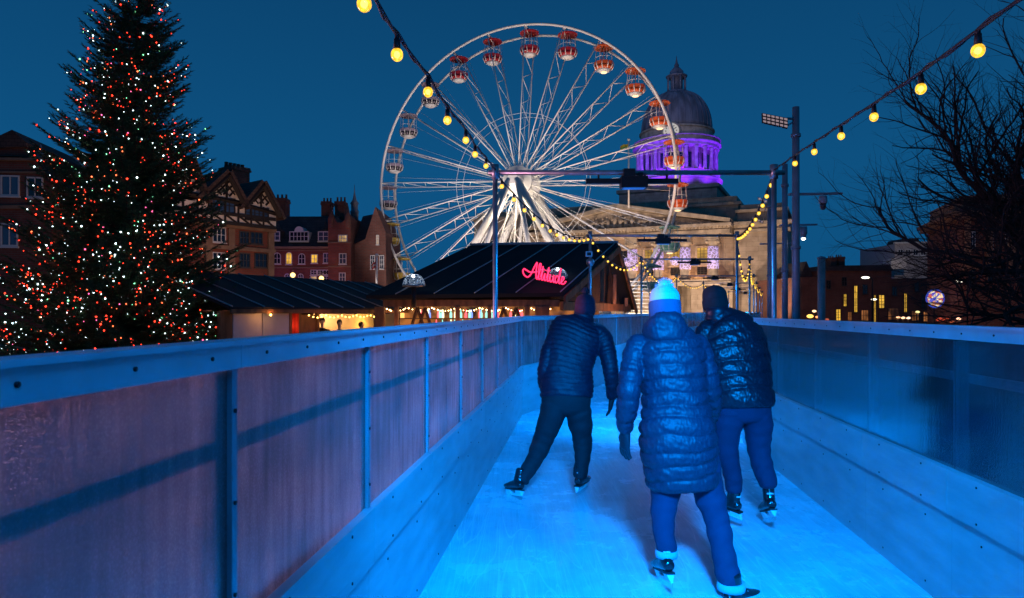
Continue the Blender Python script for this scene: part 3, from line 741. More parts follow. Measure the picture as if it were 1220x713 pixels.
for (x0, x1, y0, y1, mt) in ((442, 446, 305, 320, M_pane_dark), (449, 451, 281, 291, M_pane_cream), (453, 457, 305, 320, M_pane_dark)): window(root, ft, x0, x1, y0, y1, mt, M_frame_w, 2, 3, .06)
# shop lanterns on this frontage
for k, (x, y) in enumerate(((349, 328), (383, 332))):
    p = P(x, y, 66); t_ = thing('shop_lantern', p, 'round yellow lantern glowing low on the dormered brick building, %s' % ('under its lit arched window' if k == 0 else 'right of the other one'), 'lamp')
    m = MB(); m.ball(p, .24, 12, 8); m.build('globe', emat('lantern_glow', (1, .68, .22), 3), t_)
    m = MB(); m.tube([p+V((0, 0, .3)), p+V((0, 0, .6)), p+V((0, 2.2, .7))], .05, 6); m.build('bracket', M_black, t_)
    lamp('POINT', 'lantern_light', p+V((0, -.6, 0)), 70, (1, .45, .2), radius=.3)
    if k == 0: lamp('SPOT', 'street_lamp_and_fill_glow', (-23, 63, 0), 700, (.5, .12, .9), (-22, 70, 5), spot=90, radius=.3)  # purple spot added to tint the brick front; no street lamp stands here
lamp('SPOT', 'added_facade_wash', (-12.5, 41, 1.2), 2500, (1, .56, .38), (-20.5, 51, 7), spot=100, radius=.4)  # warm spot added to brighten the timber-framed front, without a fixture
lamp('SPOT', 'added_facade_wash', (-17, 33, 1.2), 800, (1, .40, .26), (-32, 46, 7), spot=100, radius=.4)  # same kind of added warm spot, for the brick townhouse
# flagpoles
def flag(px, py0, py1, D, label, cols, flagpx, w=.05):
    a = P(px, py1, D); b = P(px, py0, D); t_ = thing('flagpole', a, label, 'flag')
    m = MB(); m.tube([V((a.x, a.y, a.z)), b], w, 8); m.lathe(b, [(w*1.2, 0), (w*2, w), (w*1.6, 2.4*w), (.005, 3*w)], 8); m.build('pole', M_white, t_)
    x0, y0, x1, y1 = flagpx; k = 7; m = MB(); q = []
    for i in range(k+1):
        f = i/k; q.append((P(lerp(x0, x1, f), y0+ (y1-y0)*.35*f+math.sin(f*7)*.5, D)+V((0, math.sin(f*9)*.12, 0)), P(lerp(x0, x1, f), lerp(y0+ (y1-y0)*.6, y1, f)+math.sin(f*7)*.5, D)+V((0, math.sin(f*9+.6)*.12, 0))))
    for i in range(k):
        a_, b_ = q[i]; c_, d_ = q[i+1]
        for j in range(len(cols)):
            g0 = j/len(cols); g1 = (j+1)/len(cols)
            m.slab([a_.lerp(b_, g0), c_.lerp(d_, g0), c_.lerp(d_, g1), a_.lerp(b_, g1)], (0, .02, 0), j)
    m.build('flag', [mat('flag_cloth', c, .8) for c in cols], t_)
flag(449, 306, 345, 60, 'white flagpole with a small red and white flag before the brick gable', [(.5, .02, .02), (.6, .55, .55), (.5, .02, .02)], (448.5, 311, 443, 322), .09)

# ---- council house
fd = Fac(748, 108, -25)
root = thing('council_house', (fd.O.x, fd.O.y, -1.6), 'floodlit stone council house with carved pediment, giant columns and purple lit dome', 'building')
Zc = fd.q(851, 279)[1]; zcol0 = 6.2; zcap = fd.q(820, 290)[1]; zcor = fd.q(860, 270)[1]; zatt = fd.q(800, 240)[1]
UL, UR = -17.2, 16.0
Zarch = zcap+.95
m = fd.mb(); m.bb(UL-12, UR+7.5, 0, 20, -1.6, Zarch+.01); m.build('wall', M_stone, root)
m = fd.mb(); m.bb(UL-11, UR+.6, 1.2, 20, Zarch+.012, zatt-1.0); m.bb(UL-11.4, UR+1, .8, 20.4, zatt-.998, zatt-.55); m.bb(UL-10.6, UR+.3, 1.6, 19.5, zatt-.548, zatt+.4); m.build('attic', M_stone, root)
m = fd.mb(); m.bb(UR+.62, UR+7.2, -.6, 18, Zarch+.014, zcor+1.8); m.bb(UR+.4, UR+7.6, -1.0, 18.3, zcor+1.802, zcor+2.2); m.bb(UR+1.0, UR+6.8, 0, 17, zcor+2.202, zcor+3.0); m.bb(UR+.3, UR+7.5, -1.1, -.002, -1.6, zcor-1.2); m.build('end_pavilion', M_stone, root)
m = fd.mb(); m.bb(UR+.28, UR+7.9, -1.7, 1, zcor-1.198, zcor-.8)
m.bb(UR+.28, UR+7.7, -1.4, 1, zcor-.798, zcor-.2)
m.bb(UR+.28, UR+8.2, -2.1, 1, zcor-.198, zcor+.3); m.build('pavilion_cornice', M_stonep, root)
m = fd.mb(); m.bb(UL+.3, UR, -4.0, -.01, zcap+.9, zcap+1.45); m.bb(UL+.3, UR, -3.85, -.01, zcap+1.452, zcor-.45)
m.bb(UL-.1, UR+.25, -4.6, -.01, zcor-.448, zcor)
for i in range(66): u = lerp(UL+.2, UR-.1, i/65); m.bb(u-.12, u+.12, -4.45, -4.0, zcor-.7, zcor-.45)
m.build('entablature', M_stonep, root)
za = fd.q(748, 248)[1]; uc = (UL+UR)/2
m = fd.mb(); m.slab([V((UL+.6, -3.4, zcor+.002)), V((UR-.6, -3.4, zcor+.002)), V((uc, -3.4, za-.6))], (0, 3.4, 0)); tp = m.build('pediment', M_stonep, root)
m = fd.mb()
for (u) in (UL, UR):
    d = V((u-uc, 0, zcor-za)); e_ = d.normalized(); nn = V((-e_.z, 0, e_.x)); nn = nn if nn.z > 0 else -nn
    a = V((uc, -4.5, za-.55)); b = V((u, -4.5, zcor+.05))
    m.slab([a, b, b+nn*.55, a+nn*.62], (0, 8, 0)); 
m.build('raking_cornice', M_stonep, root)
# figures carved in the pediment: standing, seated and reclining forms
m = fd.mb(); rr = random.Random(3)
for i in range(30):
    f = (i+.5)/30; u = lerp(UL+2.6, UR-2.6, f); hmax = (za-zcor)*(1-abs(u-uc)/((UR-UL)/2))-.75
    h = max(.4, hmax*rr.uniform(.7, .95)); b0 = V((u, -3.7, zcor)); 
    lean = rr.uniform(-.5, .5)*(.5+abs(f-.5)*2)
    m.tube([b0, b0+V((lean*.3, -.1, h*.45)), b0+V((lean*.8, -.05, h*.8))], [.34, .30, .2], 7)
    m.ball(b0+V((lean, -.12, h*.9)), .17, 8, 6)
    m.tube([b0+V((lean*.7, -.1, h*.7)), b0+V((lean+rr.choice([-.6, .6]), -.25, h*.5)), b0+V((lean+rr.choice([-.8, .8]), -.2, h*.6))], [.1, .09, .06], 5)
    if i % 2: m.tube([b0+V((0, -.1, h*.3)), b0+V((rr.choice([-.7, .7]), -.25, h*.25)), b0+V((rr.choice([-.7, .7]), -.2, .02))], [.16, .14, .09], 5)
m.build('relief_figures', mat('relief_stone', (.46, .40, .32), .85, var=.3, scale=3, bump=.3), root, tp)
M_star = mat('cloth_star_light', (.5, .42, .6), .6)
def star_mat():
    m = bpy.data.materials.new('snowflake_lights'); m.use_nodes = True; n = m.node_tree.nodes; l = m.node_tree.links; b = n['Principled BSDF']
    t = n.new('ShaderNodeTexCoord'); v = n.new('ShaderNodeTexVoronoi'); v.feature = 'DISTANCE_TO_EDGE'; v.inputs['Scale'].default_value = 2.2
    l.new(t.outputs['Object'], v.inputs['Vector']); r = n.new('ShaderNodeMapRange'); r.inputs[1].default_value = 0.0; r.inputs[2].default_value = 0.14; r.inputs[3].default_value = 1.15; r.inputs[4].default_value = .10
    l.new(v.outputs[0], r.inputs[0]); b.inputs['Base Color'].default_value = (.35, .3, .4, 1); b.inputs['Emission Color'].default_value = (.62, .46, 1.0, 1); l.new(r.outputs[0], b.inputs['Emission Strength'])
    return m
M_snow = star_mat()
for i in range(8):
    u = -14.5+4*i
    m = fd.mb(); c = V((u, -2.9, 0))
    prof = [(.95, zcol0), (.95, zcol0+.25), (.8, zcol0+.4), (.74, zcol0+.5), (.72, (zcol0+zcap)/2), (.62, zcap-.9), (.66, zcap-.85), (.64, zcap-.75)]
    m.lathe(c, prof, 24); col = m.build('column', M_stonep, root)
    m = fd.mb(); m.lathe(c, [(.64, zcap-.74), (.7, zcap-.5), (.95, zcap-.05)], 16); m.bb(u-1.0, u+1.0, -3.9, -1.9, zcap-.05, zcap+.14); m.bb(u-.9, u+.9, -3.85, -1.95, zcap+.142, zcap+.898)
    for s_ in (-1, 1): m.tube([V((u+s_*.75, -3.95, zcap-.25)), V((u+s_*.75, -1.9, zcap-.25))], .24, 10)
    m.build('capital', M_stonep, root, col)
    m = fd.mb(); m.lathe(c, [(.80, zcol0+1.6), (.84, zcol0+1.7), (.74, zcap-.95), (.70, zcap-.92)], 24); m.build('wrapped_lights', M_snow, root, col)
m = fd.mb(); m.bb(UL, UR+.2, -4.4, -.01, zcol0-.35, zcol0)
m.bb(UL-.2, UR+.22, -4.7, -.01, zcol0-.9, zcol0-.352); m.build('first_floor_ledge', M_stonep, root)
m = fd.mb()   # arcade piers of the ground floor
for i in range(9):
    u = -16.5+4*i; m.bb(u-.9, u+.9, -4.2, -.01, -1.6, zcol0-.902)
m.build('arcade_piers', M_stone, root)
for i in range(7):
    u = -12.5+4*i; mm = fd.mb(); mm.bb(u-1.08, u+1.08, -3.8, -3.5, zcol0-2.0, zcol0-.903); mm.build('arch_lintel', M_stone, root)
class Sub: pass
def fwin(u0, u1, z0, z1, pane, w=0.0, nx=3, ny=5, fr=M_frame_d, t=.1):
    m = fd.mb(); m.bb(u0-.3, u0, w-.25, w-.003, z0-.3, z1+.3); m.bb(u1, u1+.3, w-.25, w-.003, z0-.3, z1+.3); m.bb(u0, u1, w-.25, w-.003, z1, z1+.3); m.bb(u0-.4, u1+.4, w-.35, w-.003, z0-.55, z0-.302); m.bb(u0, u1, w-.25, w-.003, z0-.3, z0)
    f = m.build('window', M_stonep, root)
    m = fd.mb()
    for i in range(1, nx): c = lerp(u0, u1, i/nx); m.bb(c-.035, c+.035, w-.1, w-.04, z0, z1)
    for i in range(1, ny): c = lerp(z0, z1, i/ny); m.bb(u0, u1, w-.095, w-.045, c-.03, c+.03)
    m.build('glazing_bars', fr, root, f)
    m = fd.mb(); m.bb(u0, u1, w-.03, w-.004, z0, z1); m.build('pane', pane, root, f)
M_ch = lit_window_mat('council_lit_pane', (1, .55, .10), .55, .6, .55)
for i in range(7):
    u = -12.5+4*i
    fwin(u-.75, u+.75, zcap-3.1, zcap-.8, M_ch if i in (4, 5, 6) else M_pane_dark)
    fwin(u-.75, u+.75, zcol0+.9, zcol0+2.6, M_pane_dark)
    fwin(u-1.0, u+1.0, -1.0, 3.5, lit_window_mat('shopfront_pane', (1, .5, .15), .5, .5, .1), 0.0, 3, 3)
# dome: drum, colonnade, clock stage, ribbed dome, lantern
cx, cy = P(806, 0, 128).x, 128.0; dz = lambda y: EYE+(HZ-y)/F*128
C0 = V((cx, cy, 0))
m = MB(); R_ = Matrix.Rotation(math.radians(-25), 3, 'Z')
m.box(V((cx, cy, (dz(236)+15)/2)), (17.2, 17.2, dz(236)-15), R_); m.box(V((cx, cy, dz(236)+.3)), (18, 18, .6), R_); m.build('dome_base', M_stone, root)
m = MB(); m.lathe(C0, [(8.3, dz(235)), (8.3, dz(231)), (8.0, dz(230)), (8.0, dz(222)), (8.3, dz(221)), (8.3, dz(219)), (7.7, dz(218)), (7.7, dz(213)), (7.9, dz(212)), (7.9, dz(211)), (6.0, dz(210.8)), (6.0, dz(183))], 48, smooth=False); m.build('drum', M_stone, root)
m = MB(); m.lathe(C0, [(6.9, dz(184)), (7.7, dz(183)), (7.7, dz(180)), (8.1, dz(178.5)), (8.1, dz(177.5)), (7.8, dz(177)), (7.8, dz(173)), (8.0, dz(172.5)), (8.0, dz(171.8)), (6.5, dz(171.8))], 48, smooth=False); m.build('drum_cornice', M_stonep, root)
for i in range(24):
    a = 2*PI*i/24; c = C0+V((7.15*math.cos(a), 7.15*math.sin(a), 0)); m = MB(); m.lathe(c, [(.42, dz(211)), (.42, dz(209)), (.34, dz(208)), (.3, dz(187)), (.42, dz(185)), (.42, dz(183.5))], 10); m.build('dome_column', M_stonep, root)
for i in range(24):
    a = 2*PI*(i+.5)/24; d = V((math.cos(a), math.sin(a), 0)); tt = V((-d.y, d.x, 0)); c = C0+d*6.03; m = MB()
    m.slab([c-tt*.42+V((0, 0, dz(207))), c+tt*.42+V((0, 0, dz(207))), c+tt*.42+V((0, 0, dz(190))), c-tt*.42+V((0, 0, dz(190)))], d*.06); m.build('drum_window', M_pane_dark, root)
m = MB(); m.lathe(C0, [(6.6, dz(171.7)), (6.6, dz(162)), (6.9, dz(161)), (6.9, dz(159.5)), (6.5, dz(158.5))], 48, smooth=False); m.build('clock_stage', M_stonep, root)
m = MB(); prof = []
for i in range(15):
    t_ = i/14*PI*.46; prof.append((1.55+4.9*math.cos(t_)**.92, dz(158.5)+(dz(113)-dz(158.5))*math.sin(t_)/math.sin(PI*.46)))
m.lathe(C0, prof, 64, smooth=True); dm = m.build('dome_shell', M_lead, root)
m = MB()
for i in range(32):
    a = 2*PI*i/32; m.tube([C0+V((r*math.cos(a), r*math.sin(a), z)) for r, z in prof], .10, 5)
m.build('dome_ribs', M_lead, root, dm)
m = MB(); m.lathe(C0, [(2.3, dz(114)), (2.3, dz(111)), (1.9, dz(110)), (1.15, dz(109.5)), (1.15, dz(94)), (1.9, dz(93)), (2.0, dz(91.5)), (1.3, dz(90)), (1.25, dz(86)), (.7, dz(82)), (.4, dz(80)), (.45, dz(78)), (.25, dz(76)), (.12, dz(72)), (.03, dz(67))], 20)
for i in range(8):
    a = 2*PI*i/8+.2; m.tube([C0+V((1.65*math.cos(a), 1.65*math.sin(a), dz(110))), C0+V((1.65*math.cos(a), 1.65*math.sin(a), dz(93)))], .2, 6)
m.build('lantern', M_lead, root)
# clock in its dormer, facing the square
m = MB(); cd = V((-.28, -.96, 0)).normalized(); cc = V((P(799.5, 156, 121.5))); axm = cd.to_track_quat('Z', 'Y').to_matrix()
m.lathe(cc-cd*2.6, [(1.75, 0), (1.75, 2.4), (1.5, 2.5)], 28, ax=axm); ck = m.build('clock_dormer', M_stonep, root)
m = MB(); m.lathe(cc-cd*.08, [(1.35, 0), (1.35, .06)], 28, ax=axm, smooth=False); m.build('clock_face', emat('clock_glow', (.85, .8, .75), .55), root, ck)
m = MB()
for i in range(12):
    a = 2*PI*i/12; q_ = axm @ V((1.08*math.cos(a), 1.08*math.sin(a), .03)); q2 = axm @ V((.82*math.cos(a), .82*math.sin(a), .03)); m.tube([cc+q_, cc+q2], .07, 4)
for a, L in ((.5, .95), (2.2, .7)): m.tube([cc+axm @ V((0, 0, .05)), cc+axm @ V((L*math.cos(a), L*math.sin(a), .05))], .06, 4)
m.build('clock_hands', M_beam, root, ck)
PUR = (.13, .012, 1.0)
for a in (-2.75, -2.2, -1.65, -1.1, -.55, 0.0):
    d = V((math.cos(a), math.sin(a), 0)); lamp('SPOT', 'purple_uplight', C0+d*11.5+V((0, 0, dz(236)+.8)), 4400, PUR, C0+d*6.5+V((0, 0, dz(192))), spot=95, radius=.4)
    lamp('POINT', 'purple_drum_light', C0+d*6.75+V((0, 0, dz(209))), 300, PUR, radius=.15)
lamp('SPOT', 'added_dome_fill', C0+V((-24, -48, 44)), 14000, (.55, .5, 1), C0+V((0, 0, dz(140))), spot=50, radius=.6)  # soft spot added in mid-air to lighten the dome
# warm floods on the facade
for u in (-14, -4, 6, 13, 21):
    p = fd.T(V((u, -16, 0))); lamp('SPOT', 'facade_flood', p, 5600, (1, .68, .47), fd.T(V((u, 0, 12))), spot=100, radius=.4)
for i in range(7):
    p = fd.T(V((-12.5+4*i, -2.2, zcol0+.3))); lamp('POINT', 'portico_light', p, 190, (1, .50, .2), radius=.15)
flag(749, 168, 248, 100, 'small yellow and green flag on a thin pole above the pediment', [(.5, .4, .03), (.1, .3, .05)], (748.5, 171, 739, 180), .12)
for k, (x, y, r) in enumerate(((804, 311, 5.6), (746, 312, 4.6))):
    p = P(x, y, 97); t_ = thing('snowflake_ball', p, 'lacy white and violet light ball hanging before the columns, %s' % ('the larger, right one' if k == 0 else 'the smaller, left one'), 'light decoration')
    m = MB(); m.ball(p, r/F*97, 24, 14); m.build('light_ball', M_snow, t_)
    m = MB(); m.tube([p+V((0, 0, r/F*97)), p+V((0, 0, 6))], .02, 4); m.build('wire', M_cable, t_)
# ------------------------------------------------------------------ ferris wheel
A_ = P(616, 216, 68); ang = math.radians(-20); ex = V((math.cos(ang), math.sin(ang), 0)); ax = V((-ex.y, ex.x, 0)); ez = V((0, 0, 1))
WR = 15.5; WID = 3.0; NG = 24; B_ = A_+ax*WID; HC = A_+ax*WID/2
root = thing('ferris_wheel', (HC.x, HC.y, -1.6), 'giant white floodlit ferris wheel with red and white gondolas, behind the timber tavern', 'ferris wheel')
M_wh = mat('wheel_white', (0.80, 0.77, 0.73), 0.4, var=.06, scale=2)
def rp(c, a, r): return c+ex*(math.sin(a)*r)+ez*(math.cos(a)*r)
ph0 = math.radians(3)
for c in (A_, B_):
    m = MB(); pts = [rp(c, ph0+2*PI*i/96, WR) for i in range(97)]; m.tube(pts, .135, 8, cap=False)
    m.build('rim', M_wh, root)
for c in (A_, B_):
    m = MB(); pts = [rp(c.lerp(HC, .45), ph0+2*PI*i/24, WR*.45) for i in range(25)]; m.tube(pts, .022, 6, cap=False); m.build('inner_ring', M_wh, root)
for i in range(NG):
    a = ph0+2*PI*i/NG; m = MB(); ha = A_.lerp(HC, .15); hb = B_.lerp(HC, .15)
    p0, p1 = rp(ha, a, 1.2), rp(A_, a, WR); q0, q1 = rp(hb, a, 1.2), rp(B_, a, WR)
    m.tube([p0, p1], .058, 6); m.tube([q0, q1], .058, 6)
    e0, e1 = rp(HC, a+math.radians(3.2), WR*.97), rp(HC, a-math.radians(3.2), WR*.97)
    m.tube([rp(ha, a+.06, 1.2), e0], .013, 4); m.tube([rp(hb, a-.06, 1.2), e1], .013, 4)
    # each spoke is a flat truss: two further booms set apart round the rim
    a2 = a+math.radians(4.5); r0, r1 = rp(HC, a2, 1.2), rp(HC, a, WR)
    K = 11
    for k in range(K):
        f0, f1 = k/K, (k+1)/K
        x0, y0 = p0.lerp(p1, f0), q0.lerp(q1, f1)
        if k % 2: m.tube([p0.lerp(p1, f0), q0.lerp(q1, f1)], .03, 4)
        else: m.tube([q0.lerp(q1, f0), p0.lerp(p1, f1)], .03, 4)
    m.tube([p1, q1], .07, 6)
    m.build('spoke', M_wh, root)
m = MB(); axm = ax.to_track_quat('Z', 'Y').to_matrix()
m.lathe(A_-ax*1.4, [(.5, 0), (.75, .15), (.75, 1.2), (1.55, 1.35), (1.55, 1.6), (.7, 1.8), (.7, WID+1.0), (1.55, WID+1.2), (1.55, WID+1.45), (.75, WID+1.6), (.75, WID+2.6), (.5, WID+2.8)], 32, ax=axm, smooth=False)
m.build('hub', M_wh, root)
gb = -1.6
for s_, c in ((-1, A_-ax*1.1), (1, B_+ax*1.1)):
    for dx, rr_ in ((-9.2, .36), (9.6, .36), (-4.6, .24), (5.0, .24)):
        m = MB(); foot = V((c.x, c.y, gb))+ex*dx+ax*(s_*(1.8 if abs(dx) > 6 else 5))
        m.tube([c+ex*(.35 if dx > 0 else -.35), foot], [rr_*1.0, rr_*1.15], 10); m.build('support_leg', M_wh, root)
m = MB()
for s_ in (-1, 1):
    c = V((HC.x, HC.y, gb))+ax*(s_*4.4); m.box(c+V((0, 0, .35)), (23, .5, .6), Matrix.Rotation(ang, 3, 'Z'))
m.box(V((HC.x, HC.y, gb+.15)), (24, 9, .28), Matrix.Rotation(ang, 3, 'Z')); m.build('base_frame', M_wh, root)
gm = {'red': (mat('gondola_red', (.42, .02, .03), .35), M_white), 'orange': (mat('gondola_lit_orange', (.62, .10, .02), .35), M_white),  # orange and grey kinds paint in the wheel's lit and unlit gondolas
      'pale': (mat('gondola_unlit_grey', (.30, .24, .30), .4), mat('gondola_plum', (.10, .02, .05), .4)), 'yellow': (mat('gondola_yellow', (.62, .42, .06), .4), M_white),
      'green': (mat('gondola_green', (.20, .40, .30), .4), M_white)}
M_gl = emat('gondola_led', (1.0, .62, .30), 2.2)
def gondola(c, kind):
    ca, tb = gm[kind]; sm = [ca, M_white, M_black, M_gl]
    g_ = MB(); g_.tube([c-ax*WID/2, c+ax*WID/2], .06, 6); g_.tube([c, c-ez*.1], .12, 6)
    hang = g_.build('gondola', M_wh, root)
    # canopy with pale ribs
    k = MB(); n_ = 16
    for j in range(n_):
        a0, a1 = 2*PI*j/n_, 2*PI*(j+1)/n_
        f = lambda a, r, z: c+V((r*math.cos(a), r*math.sin(a), z))
        mi = 1 if j % 2 and kind != 'pale' else 0
        k.add([f(a0, .12, .02), f(a1, .12, .02), f(a1, .98, -.26), f(a0, .98, -.26), f(a0, .98, -.36), f(a1, .98, -.36), f(a0, .1, -.2), f(a1, .1, -.2)],
              [(0, 1, 2, 3), (3, 2, 5, 4), (6, 7, 5, 4)], False, 0)
        k.tube([f(a0, .1, .0), f(a0, .99, -.25)], .022, 4, mi=1)
    k.build('canopy', sm, root, hang)
    k = MB()
    for j in range(8):
        a = 2*PI*j/8+.2; k.tube([c+V((.78*math.cos(a), .78*math.sin(a), -.3)), c+V((.88*math.cos(a), .88*math.sin(a), -1.85))], .018, 4)
    k.tube([c+V((0, 0, -.2)), c+V((0, 0, -2.3))], .05, 6)
    for z in (-1.35,): k.tube([c+V((.86*math.cos(2*PI*j/16), .86*math.sin(2*PI*j/16), z)) for j in range(17)], .018, 4)
    k.build('cage', M_wh, root, hang)
    k = MB(); prof = [(.93, -1.75), (.95, -1.85), (.92, -2.12)]
    k.lathe(c, [(.86, -1.78), (.95, -1.78), (.93, -2.10)], 20, smooth=False, mi=0 if kind not in ('pale',) else 0)
    k.lathe(c, [(.93, -2.102), (.74, -2.5)], 20, mi=0 if kind != 'pale' else 2); k.lathe(c, [(.742, -2.5), (.4, -2.68), (0.001, -2.7)], 20, mi=1)
    for j in range(10):
        a = 2*PI*j/10; k.tube([c+V((.945*math.cos(a), .945*math.sin(a), -1.8)), c+V((.945*math.cos(a), .945*math.sin(a), -2.1)), c+V((.76*math.cos(a), .76*math.sin(a), -2.48))], .045, 4, mi=1)
        a += .3; k.tube([c+V((.90*math.cos(a), .90*math.sin(a), -2.2)), c+V((.80*math.cos(a), .80*math.sin(a), -2.38))], .06, 4, mi=0)
    k.lathe(c, [(.80, -1.9), (.80, -2.1), (.001, -2.12)], 16, mi=2)
    if kind in ('orange', 'green', 'yellow'): k.lathe(c, [(.3, -2.71), (.28, -2.75), (.001, -2.76)], 12, mi=3)
    k.build('tub', sm, root, hang)
for i in range(NG):
    a = ph0+2*PI*i/NG; deg = math.degrees(a) % 360
    kind = 'red' if deg < 25 or deg > 325 else 'orange' if deg < 95 else 'green' if deg < 165 else 'yellow' if 200 < deg < 265 else 'pale' if deg > 260 else 'red'
    gondola(rp(HC, a, WR), kind)
# boarding platform
p = P(763, 372, 58); t_ = thing('boarding_platform', (p.x, p.y, -1.6), 'lit white slatted boarding platform at the foot of the ferris wheel', 'platform')
m = MB()
for k in range(9): m.box(V((p.x, p.y+k*.28, p.z+.1+k*.32)), (1.9, .25, .06))
m.build('slats', M_white, t_)
m = MB(); m.box(V((p.x, p.y, p.z-.15)), (2.4, 1.5, .12)); 
for s_ in (-1, 1): m.tube([V((p.x+s_*1.0, p.y-.1, p.z)), V((p.x+s_*1.0, p.y+2.4, p.z+2.9))], .06, 6); m.tube([V((p.x+s_*1.0, p.y+.5, -1.6)), V((p.x+s_*1.0, p.y+.5, p.z+.5))], .07, 6)
m.build('frame', M_white, t_)
m = MB(); m.box(V((p.x, p.y-.78, p.z-.12)), (2.2, .05, .09)); m.build('light_strip', emat('platform_glow', (1, .85, .55), 3), t_)
lamp('POINT', 'platform_light', V((p.x, p.y-1.5, p.z+.5)), 220, (1, .8, .55), radius=.2)
# floods for the wheel
for dx in (-11, -4, 5, 12):
    lamp('SPOT', 'wheel_flood', V((HC.x, HC.y, -.8))+ex*dx-ax*13, 5200, (1, .84, .82), HC+ex*dx*.3+ez*3, spot=92, radius=.5)
for s_ in (-1, 1): lamp('SPOT', 'hub_flood', V((HC.x, HC.y, 4.5))+ex*6*s_-ax*7, 1900, (1, .80, .58), HC, spot=75, radius=.3)
lamp('POINT', 'hub_light', HC+ax*0.0-ez*2.6-ax*2.6, 420, (1, .85, .62), radius=.3)
lamp('SPOT', 'gondola_flood', P(830, 330, 50), 9000, (1, .60, .36), rp(HC, 1.0, WR), spot=60, radius=.4)

# ------------------------------------------------------------------ timber tavern
M_roofd = mat('dark_felt_roof', (0.010, 0.012, 0.015), 0.85, var=.35, scale=1.2, bump=.2, bscale=6)
M_seam = mat('roof_batten', (0.42, 0.44, 0.47), 0.5)
eL, eR, rL, rR = P(436, 352, 21.6), P(671, 349, 21.6), P(560, 293, 24.8), P(736, 290, 24.8); bR, bL = P(757, 366, 26.8), P(575, 366, 28.8)
root = thing('timber_tavern', (-1.2, 23.2, -.4), 'large timber tavern with dark roof and pink neon sign, below the ferris wheel', 'building')
m = MB(); th = V((0, .02, -.12))
m.slab([eL, eR, rR, rL], th); m.slab([bR, bL, rL+V((0, .01, 0)), rR+V((0, .01, 0))], th); m.slab([eL+V((.02, .05, 0)), rL, bL], (0, 0, -.1)); rf = m.build('roof', M_roofd, root)
m = MB()
for f in (.15, .345, .55, .76, .985):
    m.tube([eL.lerp(eR, f)+V((0, -.02, .03)), rL.lerp(rR, f)+V((0, -.02, .03))], .022, 4)
m.tube([rL+V((0, -.03, .04)), rR+V((0, -.03, .04))], .05, 5); m.build('roof_battens', M_seam, root, rf)
# gable end: cladding, verge boards, posts
ins = V((-.35, .1, 0))
m = MB(); m.slab([eR+V((-.35, .3, -.15)), rR+V((-.5, 0, -.25)), bR+V((-.6, -.3, -.05))], (-.08, .05, 0)); m.build('gable_cladding', M_wood2, root)
m = MB()
for a, b in ((eR+V((.02, 0, -.1)), rR+V((.02, 0, -.1))), (rR+V((.02, 0, -.1)), bR+V((.02, 0, -.1)))):
    e_ = (b-a).normalized(); m.slab([a, b, b+V((0, 0, -.24)), a+V((0, 0, -.24))], (.06, -.03, 0))
m.build('verge_boards', M_wood, root)
ga = eR.lerp(bR, .0); 
for f in (.12, .3, .48, .66, .84):
    b0 = eR.lerp(bR, f)+V((.0, -.05, 0)); top = (eR.lerp(rR, f*2) if f < .5 else rR.lerp(bR, f*2-1))+V((0, -.05, -.25))
    m = MB(); m.box(V((b0.x, b0.y, (b0.z+top.z)/2-.1)), (.12, .12, max(.2, top.z-b0.z)-.1)); m.build('gable_post', M_wood, root)
m = MB(); a = eR+V((-.1, -.02, -.28)); b = bR+V((-.3, 0, .02)); b.z = a.z-.05
m.slab([a, b, b+V((0, 0, -.28)), a+V((0, 0, -.28))], (.1, -.08, 0)); m.build('tie_beam', M_wood, root)
# front beam, posts, braces
yw = 21.82
m = MB(); m.bb(eL.x+.5, eR.x-.1, yw, yw+.18, eL.z-.36, eL.z-.14); m.build('front_beam', M_wood, root)
pw_ = [(452, .30), (472, .12), (545, .14), (583, .12), (628, .16), (646, .45)]
for x, w_ in pw_:
    X = (x-CX)/F*yw; m = MB(); m.bb(X-w_/2, X+w_/2, yw-.03, yw+.20, -.4, eL.z-.362); 
    m.build('post', M_wood, root)
for x in (497, 506, 600, 615):
    X = (x-CX)/F*yw; m = MB(); m.tube([V((X-.35, yw+.08, .6)), V((X, yw+.08, eL.z-.38))], .05, 4, smooth=False); m.tube([V((X+.35, yw+.08, .6)), V((X, yw+.08, eL.z-.38))], .05, 4, smooth=False); m.build('brace', M_wood2, root)
m = MB(); m.bb(eL.x+.6, eR.x+1.5, 24.5, 24.7, -.4, 1.9); m.build('back_wall', lit_window_mat('bar_back_glow', (1, .32, .07), .35, 2.2, .05), root)  # wall emits the bar's warm light from its own surface
m = MB(); m.bb(eL.x+.5, eR.x-.1, yw-.02, yw+.1, -.4, .75); m.build('front_panelling', M_wood, root)
m = MB(); m.bb(-3.4, .8, 23.4, 23.8, -.4, .75); m.build('bar_counter', M_wood, root)
M_fairy = emat('fairy_bulb', (1, .55, .22), 16)
rr = random.Random(5)
t_ = thing('fairy_light_garland', (-1.6, 22.1, 1.7), 'tiny warm fairy lights looped along the open front of the timber tavern', 'string lights')
m = MB(); w_ = MB()
pts = []
for i in range(61):
    f = i/60; X = lerp((457-CX)/F*22.1, (660-CX)/F*22.1, f); z = 1.74-.11*abs(math.sin(f*PI*7)); pts.append(V((X, 22.1, z)))
w_.tube(pts, .006, 4); w_.build('cable', M_cable, t_)
for i in range(60):
    m = MB(); q_ = pts[i]+V((rr.uniform(-.03, .03), 0, -.03)); m.ball(q_, rr.uniform(.014, .024), 6, 4); m.build('bulb', M_fairy, t_)
M_cols = [emat('bar_glow', c, s) for c, s in (((.2, .35, 1), 1.6), ((1, .4, .1), 2.2), ((1, .1, .12), 2.2), ((.4, 1, .8), 1.2), ((1, .8, .4), 3))]
